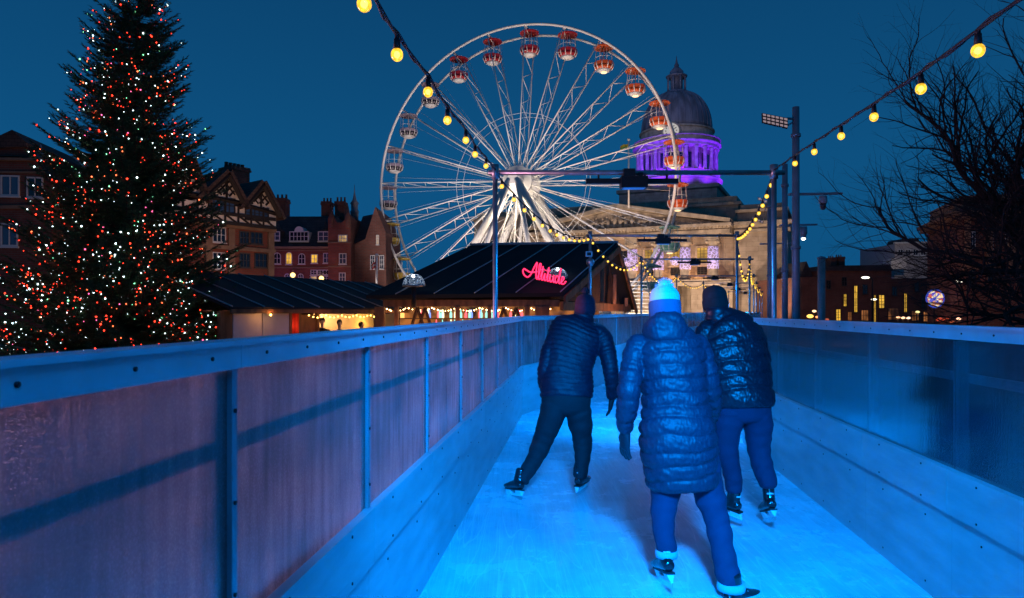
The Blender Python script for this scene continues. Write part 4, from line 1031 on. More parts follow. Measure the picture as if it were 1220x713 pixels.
t_ = thing('bar_shelf', (-1.2, 24.2, .9), 'shelf of coloured lit bottles and lamps at the back of the tavern bar', 'shelf')
m = MB(); m.bb(-4.1, 1.3, 24.2, 24.4, .96, 1.0); m.bb(-4.1, 1.3, 24.2, 24.4, 1.32, 1.36); m.build('shelf_boards', M_wood2, t_)
for i in range(60):
    X = -4.0+5.2*rr.random(); z = rr.choice([1.0, 1.36]); m = MB(); m.lathe(V((X, 24.3, z)), [(.045, 0), (.045, .16), (.018, .22), (.018, .3)], 8); m.build('bottle', rr.choice(M_cols), t_)
lamp('AREA', 'bar_warm_light', (-1.4, 23.0, 1.8), 90, (1, .50, .2), (-1.4, 23.1, 0), 5, .6)
lamp('AREA', 'eave_warm_light', (-1.4, 21.4, .9), 20, (1, .42, .16), (-1.4, 21.9, 2.0), 5, .1)
lamp('POINT', 'gable_warm_light', (4.3, 24.4, 1.8), 45, (1, .42, .18), radius=.2)
# glazed domes
M_dome = bpy.data.materials.new('clear_dome'); M_dome.use_nodes = True; bb_ = M_dome.node_tree.nodes['Principled BSDF']
bb_.inputs['Base Color'].default_value = (.8, .85, .9, 1); bb_.inputs['Roughness'].default_value = .08; bb_.inputs['Alpha'].default_value = .28; bb_.inputs['Specular IOR Level'].default_value = 1
for k, (x, y, r, D, lb) in enumerate(((493, 340, 13.5, 21.2, 'clear bubble dome with a white lamp at the left end of the tavern roof'), (664, 331, 12, 22.6, 'clear bubble dome with a white lamp inside, behind the pink neon word'))):
    p = P(x, y, D); R = r/F*D; t_ = thing('roof_dome', p, lb, 'dome')
    prof = [(R*math.cos(a*PI/16), R*math.sin(a*PI/16)) for a in range(9)]
    m = MB(); m.lathe(p, [(pr, pz) for pr, pz in prof[:-1]]+[(.01, R)], 20); dsh = m.build('shell', M_dome, t_)
    m = MB()
    for j in range(10):
        a = 2*PI*j/10; m.tube([p+V((pr*math.cos(a), pr*math.sin(a), pz))*1.0 for pr, pz in prof], .008, 4)
    for q in (0, 3, 5): pr, pz = prof[q]; m.tube([p+V((pr*math.cos(2*PI*j/20), pr*math.sin(2*PI*j/20), pz)) for j in range(21)], .009, 4)
    m.build('ribs', M_steel, t_, dsh)
    m = MB(); m.ball(p+V((0, -.1, R*.8)), .05, 8, 6); m.build('lamp', emat('dome_lamp', (.8, .92, 1), 14), t_)
    m = MB(); m.lathe(p, [(R*1.03, -.05), (R*1.03, .0), (R*.97, .02)], 20); m.build('ring', M_steel, t_); m = MB(); m.tube([p, p+V((0, 0, -.7))], .08, 6); m.build('stand', M_black, t_)
    lamp('POINT', 'dome_light', p+V((0, -.1, R*.55)), 4, (.7, .85, 1), radius=.05)
# neon script
M_neon = emat('pink_neon', (1.0, .03, .12), 3.0)
M_neonb = emat('pink_neon_halo_tube', (1.0, .01, .06), .9)
L1 = {'A': [[(-.9, .42), (-.75, .15), (-.35, .0), (.0, .25), (.35, .9), (.62, 1.35), (.66, 1.32), (.60, .6), (.66, .05), (.82, .02)], [(-.9, .42), (-.78, .62), (-.5, .55), (-.1, .45), (.4, .52), (.75, .62)]],
      'l': [[(0, .1), (.18, .5), (.32, 1.15), (.24, 1.32), (.12, 1.1), (.12, .25), (.2, .0), (.36, .12)]],
      't': [[(0, .2), (.14, .6), (.24, 1.12), (.2, .6), (.14, .2), (.22, .0), (.38, .12)], [(.02, .82), (.2, .86), (.42, .92)]],
      'i': [[(0, .15), (.16, .58), (.12, .2), (.2, .0), (.36, .12)], [(.2, .82), (.23, .88)]],
      'u': [[(0, .2), (.12, .58), (.08, .2), (.18, .0), (.36, .12), (.5, .58), (.46, .2), (.54, .0), (.68, .12)]],
      'd': [[(.42, .5), (.2, .58), (.04, .3), (.12, .02), (.3, .08), (.46, .5), (.62, 1.25), (.5, .5), (.48, .1), (.58, .0), (.72, .12)]],
      'e': [[(0, .12), (.2, .25), (.36, .48), (.22, .6), (.08, .3), (.16, .02), (.4, .06), (.62, .3)]]}
t_ = thing('neon_sign', P(650, 325, 21.5), 'pink neon script sign standing on the dark tavern roof', 'sign')
xo = 0; wd = {'A': .78, 'l': .32, 't': .34, 'i': .32, 'u': .64, 'd': .66, 'e': .5}
ox = P(632, 331, 21.5); sc = .282; bx = V((.985, 0, -.20)); bz = V((.06, 0, 1.0))
mm = MB(); mh = MB()
for ch in 'Altitude':
    k = MB()
    for st in L1[ch]:
        q = catmull([(ox.x+(bx*((x+xo)*sc)+bz*(y*sc*1.35)).x, ox.y, ox.z+(bx*((x+xo)*sc)+bz*(y*sc*1.35)).z) for x, y in st], .02)
        k.tube([V(v) for v in q], .0155, 6); mm.tube([V(v)+V((0, .07, 0)) for v in q], .034, 6)
    k.build('letter', M_neon, t_); xo += wd[ch]
mm.build('backing', M_neonb, t_)
k = MB()
for f in (.15, 2.0, 3.4): a = ox+bx*(f*sc); k.tube([a+V((0, .1, .15)), a+V((0, .5, .05))], .012, 4)
k.build('bracket', M_black, t_)
lamp('POINT', 'neon_light', P(650, 330, 21.1), 4, (1, .05, .15), radius=.3)

# ------------------------------------------------------------------ market stall row on the left
th_ = math.degrees(math.atan2(7, 3.05)); fs = Fac(233, 16.4, th_); fs.O = V((-7.6, 16.4, 0))
LEN = 11.4
root = thing('market_stall', (-6, 20, -.4), 'long market stall with dark roof and white shutters, between the Christmas tree and tavern', 'stall')
zE, zR = 1.70, 2.76
m = fs.mb(); m.slab([V((.75, -.35, zE)), V((LEN, -.35, zE)), V((LEN, 2.8, zR)), V((.75, 2.8, zR))], (0, 0, -.07)); m.slab([V((.75, 6, zE)), V((LEN, 6, zE)), V((LEN, 2.8, zR)), V((.75, 2.8, zR))], (0, 0, -.07)); rf = m.build('roof', M_roofd, root)
m = fs.mb()
for i in range(10): u = .8+i*1.1; m.tube([V((u, -.35, zE+.02)), V((u, 2.8, zR+.02))], .018, 4)
m.build('roof_battens', M_seam, root, rf)
m = fs.mb(); m.bb(.75, LEN, -.36, -.31, zE-.16, zE-.05); m.build('fascia', M_wood, root)
u_ = lambda px: fs.q(px, 380)[0]
uw = lambda px, w: fs.q(px, 380, w)[0]
M_pan = mat('white_shutter', (.62, .58, .58), .6, var=.06)
for x0, x1 in ((278, 312), (313.5, 345)):
    m = fs.mb(); m.bb(u_(x0), u_(x1), .0, .05, -.4, zE-.12); m.build('white_shutter', M_pan, root)
m = fs.mb(); m.bb(.75, u_(277), 0, .1, -.4, zE-.1); m.bb(u_(358), u_(378), .05, .12, -.4, zE-.2)
for px in (346, 357, 379, 449): m.bb(u_(px)-.05, u_(px)+.05, -.02, .1, -.4, zE-.1)
m.bb(.75, LEN, 5.0, 5.1, -.4, 1.6); m.build('timber_wall', M_wood, root)
m = fs.mb(); m.bb(u_(376)+.05, LEN+3, 2.0, 2.05, -.4, 1.5); m.build('cream_back_wall', mat('cream_board', (.65, .52, .33), .7), root)
m = fs.mb(); m.bb(u_(346), u_(357), .6, .65, -.4, 1.5); m.build('red_back_wall', mat('red_board', (.45, .03, .02), .6), root)
m = fs.mb(); m.bb(u_(376)-.04, u_(376)+.04, .1, 2.0, -.4, 1.6); m.bb(u_(345)-.04, u_(345)+.04, .1, 2.0, -.4, 1.6); m.bb(u_(358)-.04, u_(358)+.04, .1, 2.0, -.4, 1.6); m.build('light_divider', M_wood2, root)  # dividers added to keep the yellow lamp's spill off the red opening
m = fs.mb(); m.bb(u_(380), u_(449), .0, .4, -.4, .62); m.build('counter', M_wood, root)
m = fs.mb(); m.bb(.75, LEN, 0, 5, -.41, -.38); m.build('deck', M_wood2, root)
lamp('AREA', 'stall_yellow_light', fs.T(V((uw(408, 1.2), 1.2, 1.5))), 60, (1, .55, .24), fs.T(V((uw(408, 2), 2.0, .7))), 2.6, .15)
lamp('POINT', 'shutter_light', fs.T(V((u_(367), -.8, 1.2))), 8, (1, .35, .1), radius=.1)
lamp('POINT', 'stall_bright_light', fs.T(V((uw(441, 1.6), 1.6, 1.1))), 24, (1, .55, .12), radius=.1)
lamp('POINT', 'stall_red_light', fs.T(V((u_(351.5), .35, 1.2))), 16, (1, .05, .02), radius=.06)
lamp('AREA', 'added_pink_wash', (-6.0, 6.0, 1.25), 350, (1.0, .42, .62), (-.9, 4.0, 1.0), 2.6, .8)  # pink area lamp added outside the rink to tint the left panels
t_ = thing('stall_bulb_string', fs.T(V((u_(380), -.2, 1.5))), 'string of small golden bulbs looped under the stall eave above the people', 'string lights')
q = []
for i in range(40): f = i/39; q.append(fs.T(V((lerp(u_(361), u_(449), f), -.22, 1.50-.07*abs(math.sin(f*PI*5))))))
m = MB(); m.tube(q, .005, 4); m.build('cable', M_cable, t_)
for i in range(0, 40, 2): m = MB(); m.ball(q[i]+V((0, 0, -.02)), .022, 6, 5); m.build('bulb', emat('gold_bulb', (1, .6, .1), 12) if i == 0 else bpy.data.materials['gold_bulb'], t_)
t_ = thing('stall_lamp', fs.T(V((u_(311), -.3, 1.52))), 'small orange lamp glowing under the stall eave above the white shutters', 'lamp')
m = MB(); p = fs.T(V((u_(311), -.34, 1.50))); m.ball(p, .03, 8, 6); m.build('bulb', bpy.data.materials['gold_bulb'], t_)
m = MB(); m.tube([p+V((0, 0, .03)), p+V((0, 0, .1))], .012, 6); m.build('socket', M_black, t_)
lamp('POINT', 'stall_lamp_light', p+V((.08, -.08, -.02)), 5, (1, .4, .1), radius=.03)

# ------------------------------------------------------------------ masts, cameras, posts on the right
M_lampw = emat('cool_lamp', (1, .93, .8), 7)
def mast(px, top, D, w, label, arms=(), base=-.4):
    a = P(px, 0, D); z1 = P(px, top, D).z; r = w/2/F*D; t_ = thing('lighting_mast', (a.x, a.y, base), label, 'mast', 'grey masts on the right')
    m = MB(); m.tube([V((a.x, a.y, base)), V((a.x, a.y, z1))], [r*1.05, r*.9], 16); m.lathe(V((a.x, a.y, base)), [(r*2, 0), (r*2, .04), (r*1.2, .08)], 12); m.build('pole', M_mast, t_)
    m = MB()
    for zz in (z1-.35*(z1-base)*.3, z1-.5*(z1-base)): m.tube([V((a.x, a.y, zz)), V((a.x, a.y, zz+.08))], r*1.25, 12)
    m.build('collars', M_mast, t_)
    for (x0, x1, y, lampy, lit) in arms:
        p0, p1 = P(x0, y+.6, D), P(x1, y-.6, D); m = MB(); m.slab([p0, p1, p1+V((0, 0, .04)), p0+V((0, 0, .05))], (0, .12, 0)); arm = m.build('arm', M_mast, t_)
        if lampy:
            c = P(lampy, y+4, D); s_ = D/F
            m = MB(); m.lathe(c, [(4.2*s_, 2.5*s_), (4.4*s_, -6*s_), (3.4*s_, -7*s_), (3.2*s_, -10*s_), (1.4*s_, -12.5*s_), (.01, -13*s_)], 14); m.build('camera_dome', mat('camera_housing', (.35, .35, .4), .4) if not lit else M_mast, t_, arm)
            if lit:
                m = MB(); m.ball(c+V((0, 0, -11*s_)), 2.6*s_, 8, 6); m.build('lamp', M_lampw, t_, arm)
    return t_
mt_ = mast(948, 128, 17, 9, 'tallest grey mast on the right, carrying a slatted light panel and a camera arm', ((941, 1004, 232, 0, 0),))
mast(935, 196, 20, 7, 'grey mast just left of the tallest one, with a small lamp arm', ((930, 974, 269, 957, 1),))
mast(917, 226, 26, 6, 'slimmer grey mast behind the lane gantry post, before the stone pavilion', ((906, 950, 291, 0, 1),))
c = P(980.5, 233, 17); t_ = thing('security_camera', c, 'white domed security camera hanging from the arm of the tallest mast', 'camera')
s_ = 17/F; m = MB(); m.lathe(c, [(4.4*s_, -1*s_), (4.6*s_, -9*s_), (3.8*s_, -10*s_)], 16); m.build('housing', mat('camera_body', (.45, .42, .45), .4), t_)
m = MB(); m.lathe(c, [(3.6*s_, -10*s_), (3.4*s_, -14*s_), (2*s_, -17*s_), (.01, -17.5*s_)], 14); m.build('dome_window', mat('smoked_dome', (.12, .08, .09), .1), t_)
# lit slatted panel near the top of the tallest mast
t_ = thing('light_panel', P(925, 144, 17), 'tilted panel of small pale lamps near the top of the tallest mast', 'light panel')
m = MB(); a, b, c_, d_ = P(908, 135, 17), P(938.5, 141, 16.8), P(938.5, 153.5, 16.8), P(908.5, 146.5, 17); m.slab([a, b, c_, d_], (0, .06, 0)); m.build('housing', M_black, t_)
m = MB(); m.tube([P(938, 141.5, 16.9), P(946, 142, 17)], .03, 6); m.tube([P(938, 150, 16.9), P(946, 145, 17)], .02, 6); m.build('bracket', M_mast, t_)
M_led = emat('dim_led', (.75, .55, .6), .38)
for r in range(3):
    for k in range(6):
        f0, f1 = (k+.15)/6, (k+.85)/6; g0, g1 = (r+.2)/3, (r+.75)/3
        def bil(f, g): return a.lerp(b, f).lerp(d_.lerp(c_, f), g)+V((0, -.012, 0))
        m = MB(); m.slab([bil(f0, g0), bil(f1, g0), bil(f1, g1), bil(f0, g1)], (0, .01, 0)); m.build('lamp', M_led, t_)
for k, (x0, y0, x1, y1) in enumerate(((903, 235, 917, 241), (896, 258, 909, 264))):
    D = 30+k*8; a, b = P(x0, y0, D), P(x1, y1, D); t_ = thing('strip_light', a, 'short tilted row of pale lamps left of the slim mast, %s' % ('upper one' if k == 0 else 'lower one'), 'light panel')
    m = MB(); m.slab([a, b, b+V((0, 0, -.12)), a+V((0, 0, -.12))], (0, .05, 0)); m.build('housing', M_mast, t_)
    for j in range(4):
        c = a.lerp(b, (j+.5)/4)+V((0, -.02, -.06)); m = MB(); m.box(c, (.09, .02, .08)); m.build('lamp', M_led, t_)
    m = MB(); c = b+V((0, 0, -.06)); pp = P(917, 0, 26); m.tube([c, V((pp.x, pp.y, c.z))], .02, 5); m.build('bracket', M_mast, t_)
# short bollard mast
a = P(978.5, 308, 22); t_ = thing('stone_post', (a.x, a.y, -.4), 'short thick pale post standing alone right of the masts', 'post')
m = MB(); m.tube([V((a.x, a.y, -.4)), V((a.x, a.y, a.z-.02))], .115, 16); m.build('shaft', mat('pale_post', (.36, .30, .30), .6, var=.2, scale=4), t_); m = MB(); m.lathe(V((a.x, a.y, a.z-.02)), [(.13, 0), (.13, .05), (.02, .09)], 16); m.build('cap', M_mast, t_)
# floodlight unit on second gantry post
c = P(701.5, 303, 14.5); t_ = thing('floodlight', c, 'small blue-lit floodlight box clamped to the post in front of the tavern gable', 'floodlight')
m = MB(); m.box(c, (.14, .1, .11)); m.build('housing', M_steel, t_); m = MB(); m.box(c+V((0, -.052, 0)), (.09, .005, .07)); m.build('lens', M_pane_dark, t_)
m = MB(); m.lathe(c+V((.03, 0, -.2)), [(.05, -.05), (.085, 0), (.085, .07), (.05, .1)], 14); m.build('reel', M_steel, t_)

# ------------------------------------------------------------------ buildings on the right
fe = Fac(1040, 85, 6)
root = thing('shopping_terrace', (fe.O.x, fe.O.y, -1.6), 'long dark terrace with chimneys and tall yellow lit windows beyond the bare tree', 'building')
m = fe.mb(); fe.poly(m, [(955, 400), (955, 330), (975, 330), (975, 322), (1062, 322), (1062, 332), (1300, 332), (1300, 400)], 0, 12); m.build('wall', M_brickd, root)
m = fe.mb(); fe.poly(m, [(974, 323), (980, 317), (1058, 316), (1063, 323)], -.3, 10); fe.poly(m, [(958, 330), (966, 311), (974, 330)], 1, 6); m.build('roof', M_slate, root)
chimney(root, fe, 990, 997, 307, 317, M_brickd, 3, 1.5, 3); chimney(root, fe, 999, 1007, 306, 317, M_brickd, 3, 1.5, 3)
for (x0, x1, y0, y1) in ((996, 1001, 369, 382), (1005, 1008, 351, 365), (1017.5, 1021, 341, 372), (1041, 1043, 352, 384), (1047, 1053, 352, 367), (1077, 1080, 350, 372), (1150, 1156, 337, 355), (1098, 1101, 352, 366), (1134, 1138, 350, 366)):
    window(root, fe, x0, x1, y0, y1, M_pane_warm if x0 < 1090 or x0 == 1150 else M_pane_dark, M_frame_d, 2, 4, .08)
for (x0, x1, y0, y1) in ((1028, 1033, 340, 350), (1063, 1068, 342, 352), (1090, 1094, 338, 347), (1170, 1176, 342, 352), (1190, 1196, 342, 352), (985, 989, 335, 344), (1003, 1008, 331, 340)):
    window(root, fe, x0, x1, y0, y1, M_pane_dark, M_frame_d, 2, 2, .08)
ff = Fac(1085, 120, 0)
root = thing('pale_office_block', (ff.O.x, ff.O.y, -1.6), 'pale flat-roofed upper storeys rising above the dark terrace behind the bare branches', 'building')
m = ff.mb(); ff.poly(m, [(1066, 400), (1066, 291), (1112, 290), (1112, 400)], 0, 12); ff.poly(m, [(1112.1, 400), (1112.1, 304), (1150, 303), (1150, 400)], 1, 12); m.build('wall', mat('pale_render', (.42, .40, .40), .8, var=.15), root)
m = ff.mb(); ff.poly(m, [(1078, 289.9), (1080, 284), (1098, 283), (1100, 289.9)], 1, 6); m.build('plant_room', M_slate, root)
m = ff.mb(); ff.poly(m, [(1064, 291), (1064, 289), (1114, 288), (1114, 290)], -.4, -.01); m.build('parapet', M_frame_w, root)
for x in range(1070, 1108, 9): window(root, ff, x, x+5, 298, 304, M_pane_dark, M_frame_w, 2, 1, .1)
m = ff.mb(); ff.poly(m, [(1050, 322), (1050, 310), (1068, 309), (1068, 322)], -3, -.5); m.build('side_wing', M_frame_w, root)
fg = Fac(1146, 62, -18)
root = thing('classical_corner_building', (fg.O.x, fg.O.y, -1.6), 'dark classical building with heavy cornice behind the bare tree at the right edge', 'building')
m = fg.mb(); fg.poly(m, [(1147, 400), (1147, 262), (1300, 245), (1300, 400)], 0, 12); m.build('wall', M_brickd, root)
m = fg.mb(); u0, z0 = fg.q(1144, 262); m.bb(u0-.5, u0+16, -.6, 12, z0, z0+.35); m.bb(u0-.8, u0+16, -.9, 12, z0+.352, z0+.7); m.bb(u0+.2, u0+16, .3, 11, z0+.702, z0+2.2); m.bb(u0-.1, u0+16, -.2, -.01, z0-4.6, z0-4.3); m.build('cornice', M_sand, root)
m = fg.mb()
for i in range(7): m.bb(u0+.3+i*1.7, u0+.75+i*1.7, -.3, -.01, z0-4.29, z0-.01)
m.build('pilasters', M_sand, root)
for (x0, x1) in ((1156, 1161), (1177, 1182), (1198, 1203), (1216, 1221)):
    window(root, fg, x0, x1, 277, 296, M_pane_dark, M_frame_w, 2, 3, .06); window(root, fg, x0, x1, 318, 336, M_pane_dark, M_frame_d, 2, 3, .06)
# round stained-glass style light
def rose():
    m = bpy.data.materials.new('stained_disc'); m.use_nodes = True; n = m.node_tree.nodes; l = m.node_tree.links; b = n['Principled BSDF']
    t = n.new('ShaderNodeTexCoord'); v = n.new('ShaderNodeTexVoronoi'); v.inputs['Scale'].default_value = 3.2; l.new(t.outputs['Object'], v.inputs['Vector'])
    r = n.new('ShaderNodeValToRGB'); r.color_ramp.interpolation = 'CONSTANT'; cs = [(.9, .7, .4), (.6, .1, .08), (1, .8, .55), (.1, .1, .6), (.8, .3, .15)]
    r.color_ramp.elements[0].color = (*cs[0], 1); r.color_ramp.elements[1].position = .3; r.color_ramp.elements[1].color = (*cs[1], 1)
    for i, p_ in enumerate((.45, .6, .78)): e_ = r.color_ramp.elements.new(p_); e_.color = (*cs[i+2], 1)
    s2 = n.new('ShaderNodeSeparateColor'); l.new(v.outputs['Color'], s2.inputs[0]); l.new(s2.outputs[0], r.inputs[0]); l.new(r.outputs[0], b.inputs['Emission Color']); b.inputs['Emission Strength'].default_value = 1.1
    b.inputs['Base Color'].default_value = (.02, .02, .02, 1); return m
c = P(1113.5, 356, 66); R = 10/F*66; ry = Matrix.Rotation(PI/2, 3, 'X')
t_ = thing('round_window_sign', c, 'round glowing multicoloured stained disc seen through the bare branches', 'sign')
m = MB(); m.lathe(c, [(R, 0), (R, .05)], 28, ax=ry, smooth=False); m.build('disc', rose(), t_)
m = MB(); m.tube([c+V((math.cos(2*PI*j/28)*(R+.04), -.05, math.sin(2*PI*j/28)*(R+.04))) for j in range(29)], .07, 6, cap=False)
for k in range(4): a = PI*k/4; d = V((math.cos(a), 0, math.sin(a)))*R; m.tube([c-d+V((0, -.08, 0)), c+d+V((0, -.08, 0))], .03, 4)
m.build('frame', emat('blue_neon_ring', (.05, .12, .9), .5), t_)
m = MB(); m.tube([V((c.x, c.y+.1, -1.6)), c+V((0, .1, 0))], .08, 6); m.build('post', M_black, t_)
lamp('SPOT', 'added_street_fill', (26, 60, 2), 2200, (1, .42, .2), (48, 88, 6), spot=120, radius=.4)  # warm spot added to lift the dark terrace, without a fixture
lamp('SPOT', 'added_street_fill', (34, 50, 0), 900, (1, .45, .25), (44, 62, 8), spot=120, radius=.4)  # added warm spot for the classical corner building
lamp('SPOT', 'added_office_fill', (60, 100, 14), 2600, (1, .68, .5), (72, 120, 10), spot=110, radius=.4)  # unseen spot added to lighten the pale office block
# street lamps and far market lights
for k, (x, y, D, lb) in enumerate(((1031, 331, 50, 'street lamp with a white head above the yellow terrace windows'), (1144, 335, 48, 'street lamp with a white head left of the classical building'), (1041, 357, 70, 'small far street lamp with a white head among the yellow windows'))):
    p = P(x, y, D); t_ = thing('street_lamp', (p.x+.4, p.y, -1.3), lb, 'lamp'); m = MB(); m.tube([V((p.x+.5, p.y, -1.3)), V((p.x+.5, p.y, p.z-.1)), p+V((.3, 0, .05)), p+V((0, 0, .05))], .05, 6); m.build('post', M_black, t_)
    m = MB(); m.ball(p, .17, 10, 6, (1.8, 1, .5)); m.build('lamp_head', emat('street_lamp_and_fill_glow', (1, .92, .75), 3), t_)
for (x0, x1, y0, y1) in ((1010, 1014, 372, 382), (1026, 1034, 370, 382), (1058, 1070, 368, 381), (1086, 1094, 371, 382), (1100, 1108, 372, 383), (1160, 1172, 366, 380)): window(bpy.data.objects['shopping_terrace'], fe, x0, x1, y0, y1, lit_window_mat('shopfront_glow', (1, .35, .1), .30, .5, .05), M_frame_d, 3, 2, .08)
rr = random.Random(11)
for k, (x, y, c_) in enumerate(((965, 377, (1, .55, .1)), (970, 371, (1, .6, .3)), (974, 378, (1, .3, .1)), (985, 381, (1, .2, .1)), (1070, 378, (1, .5, .25)), (1076, 379, (1, .55, .3)), (1082, 379, (1, .6, .4)), (1120, 381, (1, .12, .05)), (1128, 379, (1, .15, .06)), (1134, 384, (1, .2, .08)), (1142, 380, (1, .5, .3)), (1093, 372, (.6, .5, .2)))):
    p = P(x, y, 44); t_ = thing('market_lantern', p, ['brightest amber market lantern at the foot of the short pale post', 'small amber market lantern above the brightest one by the short pale post', 'small orange market lantern right beside the short pale post', 'small red market lantern right of the short pale post', 'left of three small amber lanterns below the yellow windows', 'middle of three small amber lanterns below the yellow windows', 'right of three small amber lanterns below the yellow windows', 'red stall lantern under the round stained disc', 'red stall lantern just right under the round stained disc', 'lowest red stall lantern under the round stained disc', 'pale orange lantern right of the red stall lanterns', 'dim yellow lantern left of the round stained disc'][k], 'lantern', 'small lanterns of the far market')
    m = MB(); m.ball(p, .17 if k in (0,) else .2 if c_[1] < .2 else .11, 8, 6, (1.3, 1, .7)); m.build('glass', emat('lantern_glass', c_, 2.5 if c_[1] > .2 else .5), t_)
    m = MB(); m.tube([V((p.x, p.y+.05, -1.0)), V((p.x, p.y+.05, p.z))], .03, 5); m.build('post', M_black, t_)
def nz(p, s_, seed=0.0): return mnoise.noise(V((p.x*s_+seed, p.y*s_+seed*1.7, p.z*s_-seed)))
# ------------------------------------------------------------------ Christmas tree
def needle_material():
    m = mat('fir_needles', (0.030, 0.075, 0.022), .7, var=.0, scale=1.5, col2=(0.070, 0.120, 0.035))
    return m
def christmas_tree():
    rr = random.Random(21); base = V((-10.45, 18, -.4)); apex = V((-9.72, 18, 11.5))

    tab = [(-.4, 3.0), (.2, 3.35), (.96, 3.3), (3.2, 2.75), (5.4, 2.05), (7.6, 1.45), (9.8, .84), (11.5, .12)]
    def R(z):
        for (a, ra), (b, rb) in zip(tab, tab[1:]):
            if a <= z <= b: return lerp(ra, rb, (z-a)/(b-a))
        return .1
    root = thing('christmas_tree', base, 'tall Christmas tree covered in red and white fairy lights at the left', 'tree')
    m = MB(); m.tube([base.lerp(apex, i/10) for i in range(11)], [.17*(1-i/10)+.015 for i in range(11)], 10)
    br = MB(); nv = []; nf = []; spots = []
    def needles(p, d, L, side):
        # a twig: needles all round it
        k = max(6, int(L/.017))
        u = d.cross(V((0, 0, 1)));
        if u.length < .1: u = V((1, 0, 0))
        u.normalize(); w = d.cross(u)
        for i in range(k):
            f = (i+rr.random())/k; a = rr.random()*2*PI; q = p+d*(L*f)
            o = (u*math.cos(a)+w*math.sin(a)*.6)
            t = q+(o*.8+d*.75)*rr.uniform(.06, .11)
            s_ = (d.cross(o)).normalized()*.010
            b = len(nv); nv.extend((q-s_, q+s_, t)); nf.append((b, b+1, b+2))
    N = 1150
    for i in range(N):
        f = ((i+rr.random())/N); z = -.1+11.4*(1-(1-f)**.62) if False else 0
        # more branches low down, where the cone is wide
        z = 11.4-11.3*math.sqrt(rr.random())*1.0 if rr.random() < .72 else rr.uniform(0, 11.4)
        az = i*2.39996+rr.uniform(-.3, .3); h = (z+.4)/11.9; c = base.lerp(apex, h)
        L = R(z)*rr.uniform(.60, 1.02)
        if rr.random() < .05: L *= 1.12
        dirv = V((math.cos(az), math.sin(az), 0)); droop = lerp(-.22, .35, h)
        pts = []
        n_ = 7
        for j in range(n_+1):
            t = j/n_; pts.append(c+dirv*(L*t)+V((0, 0, L*(droop*t+.20*t*t-.10*math.sin(t*PI)))))
        br.tube(pts, [lerp(.028, .005, j/n_) for j in range(n_+1)], 4, cap=False)
        side = V((-dirv.y, dirv.x, 0))
        k = max(8, int(L/.062))
        for j in range(k):
            t = .12+.88*(j+.5)/k; x = t*n_; i0 = min(int(x), n_-1); p = pts[i0].lerp(pts[i0+1], x-i0)
            ld = (pts[i0+1]-pts[i0]).normalized(); sg = 1 if j % 2 else -1
            tl = lerp(.48, .12, t)*min(1, L/1.6+.25)*rr.uniform(.8, 1.2); d = (ld*.75+side*sg*rr.uniform(.5, .95)+V((0, 0, rr.uniform(-.35, .12)))).normalized()
            needles(p, d, tl, side)
            if tl > .22: needles(p+d*tl*.45, (d+ld*.5-side*sg*.5).normalized(), tl*.5, side)
            if t > .35 and rr.random() < .35+1.6*max(0, .35+nz(p, .9, 4)): spots.append((p+d*tl*rr.uniform(.2, .95)+V((0, 0, .02)), t))
        needles(pts[-2], (pts[-1]-pts[-2]).normalized(), (pts[-1]-pts[-2]).length+.1, side)
        spots.append((pts[-1], 1.0))
    m.build('trunk', mat('fir_bark', (.08, .05, .035), .9, var=.3), root)
    br.build('boughs', bpy.data.materials['fir_bark'], root)
    c = MB(); c.add(nv, nf); c.build('foliage', needle_material(), root)
    mats = [emat('red_fairy_light', (1, .035, .015), 7.0), emat('white_fairy_light', (.72, .95, 1), 6.5), emat('amber_fairy_light', (1, .16, .05), 5.0), emat('pink_fairy_light', (1, .12, .3), 4.5), emat('green_fairy_light', (.25, 1, .45), 3.5)]
    rr.shuffle(spots)
    spots = [(p, t) for p, t in spots if t > .5]
    front = [s_ for s_ in spots if s_[0].y < 18.3][:2000]; back = [s_ for s_ in spots if s_[0].y >= 18.3][:380]
    def pick():
        q = rr.random(); return 0 if q < .42 else 1 if q < .77 else 2 if q < .90 else 3 if q < .95 else 4
    front.sort(key=lambda s_: s_[0].y)
    # keep both colours in clumps the way wound strings show
    many = MB()
    idx = front[:100]; 
    for p, t in idx:
        q = MB(); q.ball(p, rr.uniform(.012, .020), 8, 6); q.build('fairy_light', mats[pick()], root)
    for p, t in front[100:]+back:
        many.ball(p, .009+.014*rr.random()**1.8, 6, 5, mi=pick())
    o = many.build('fairy_lights', mats, root); o['kind'] = 'stuff'
christmas_tree()

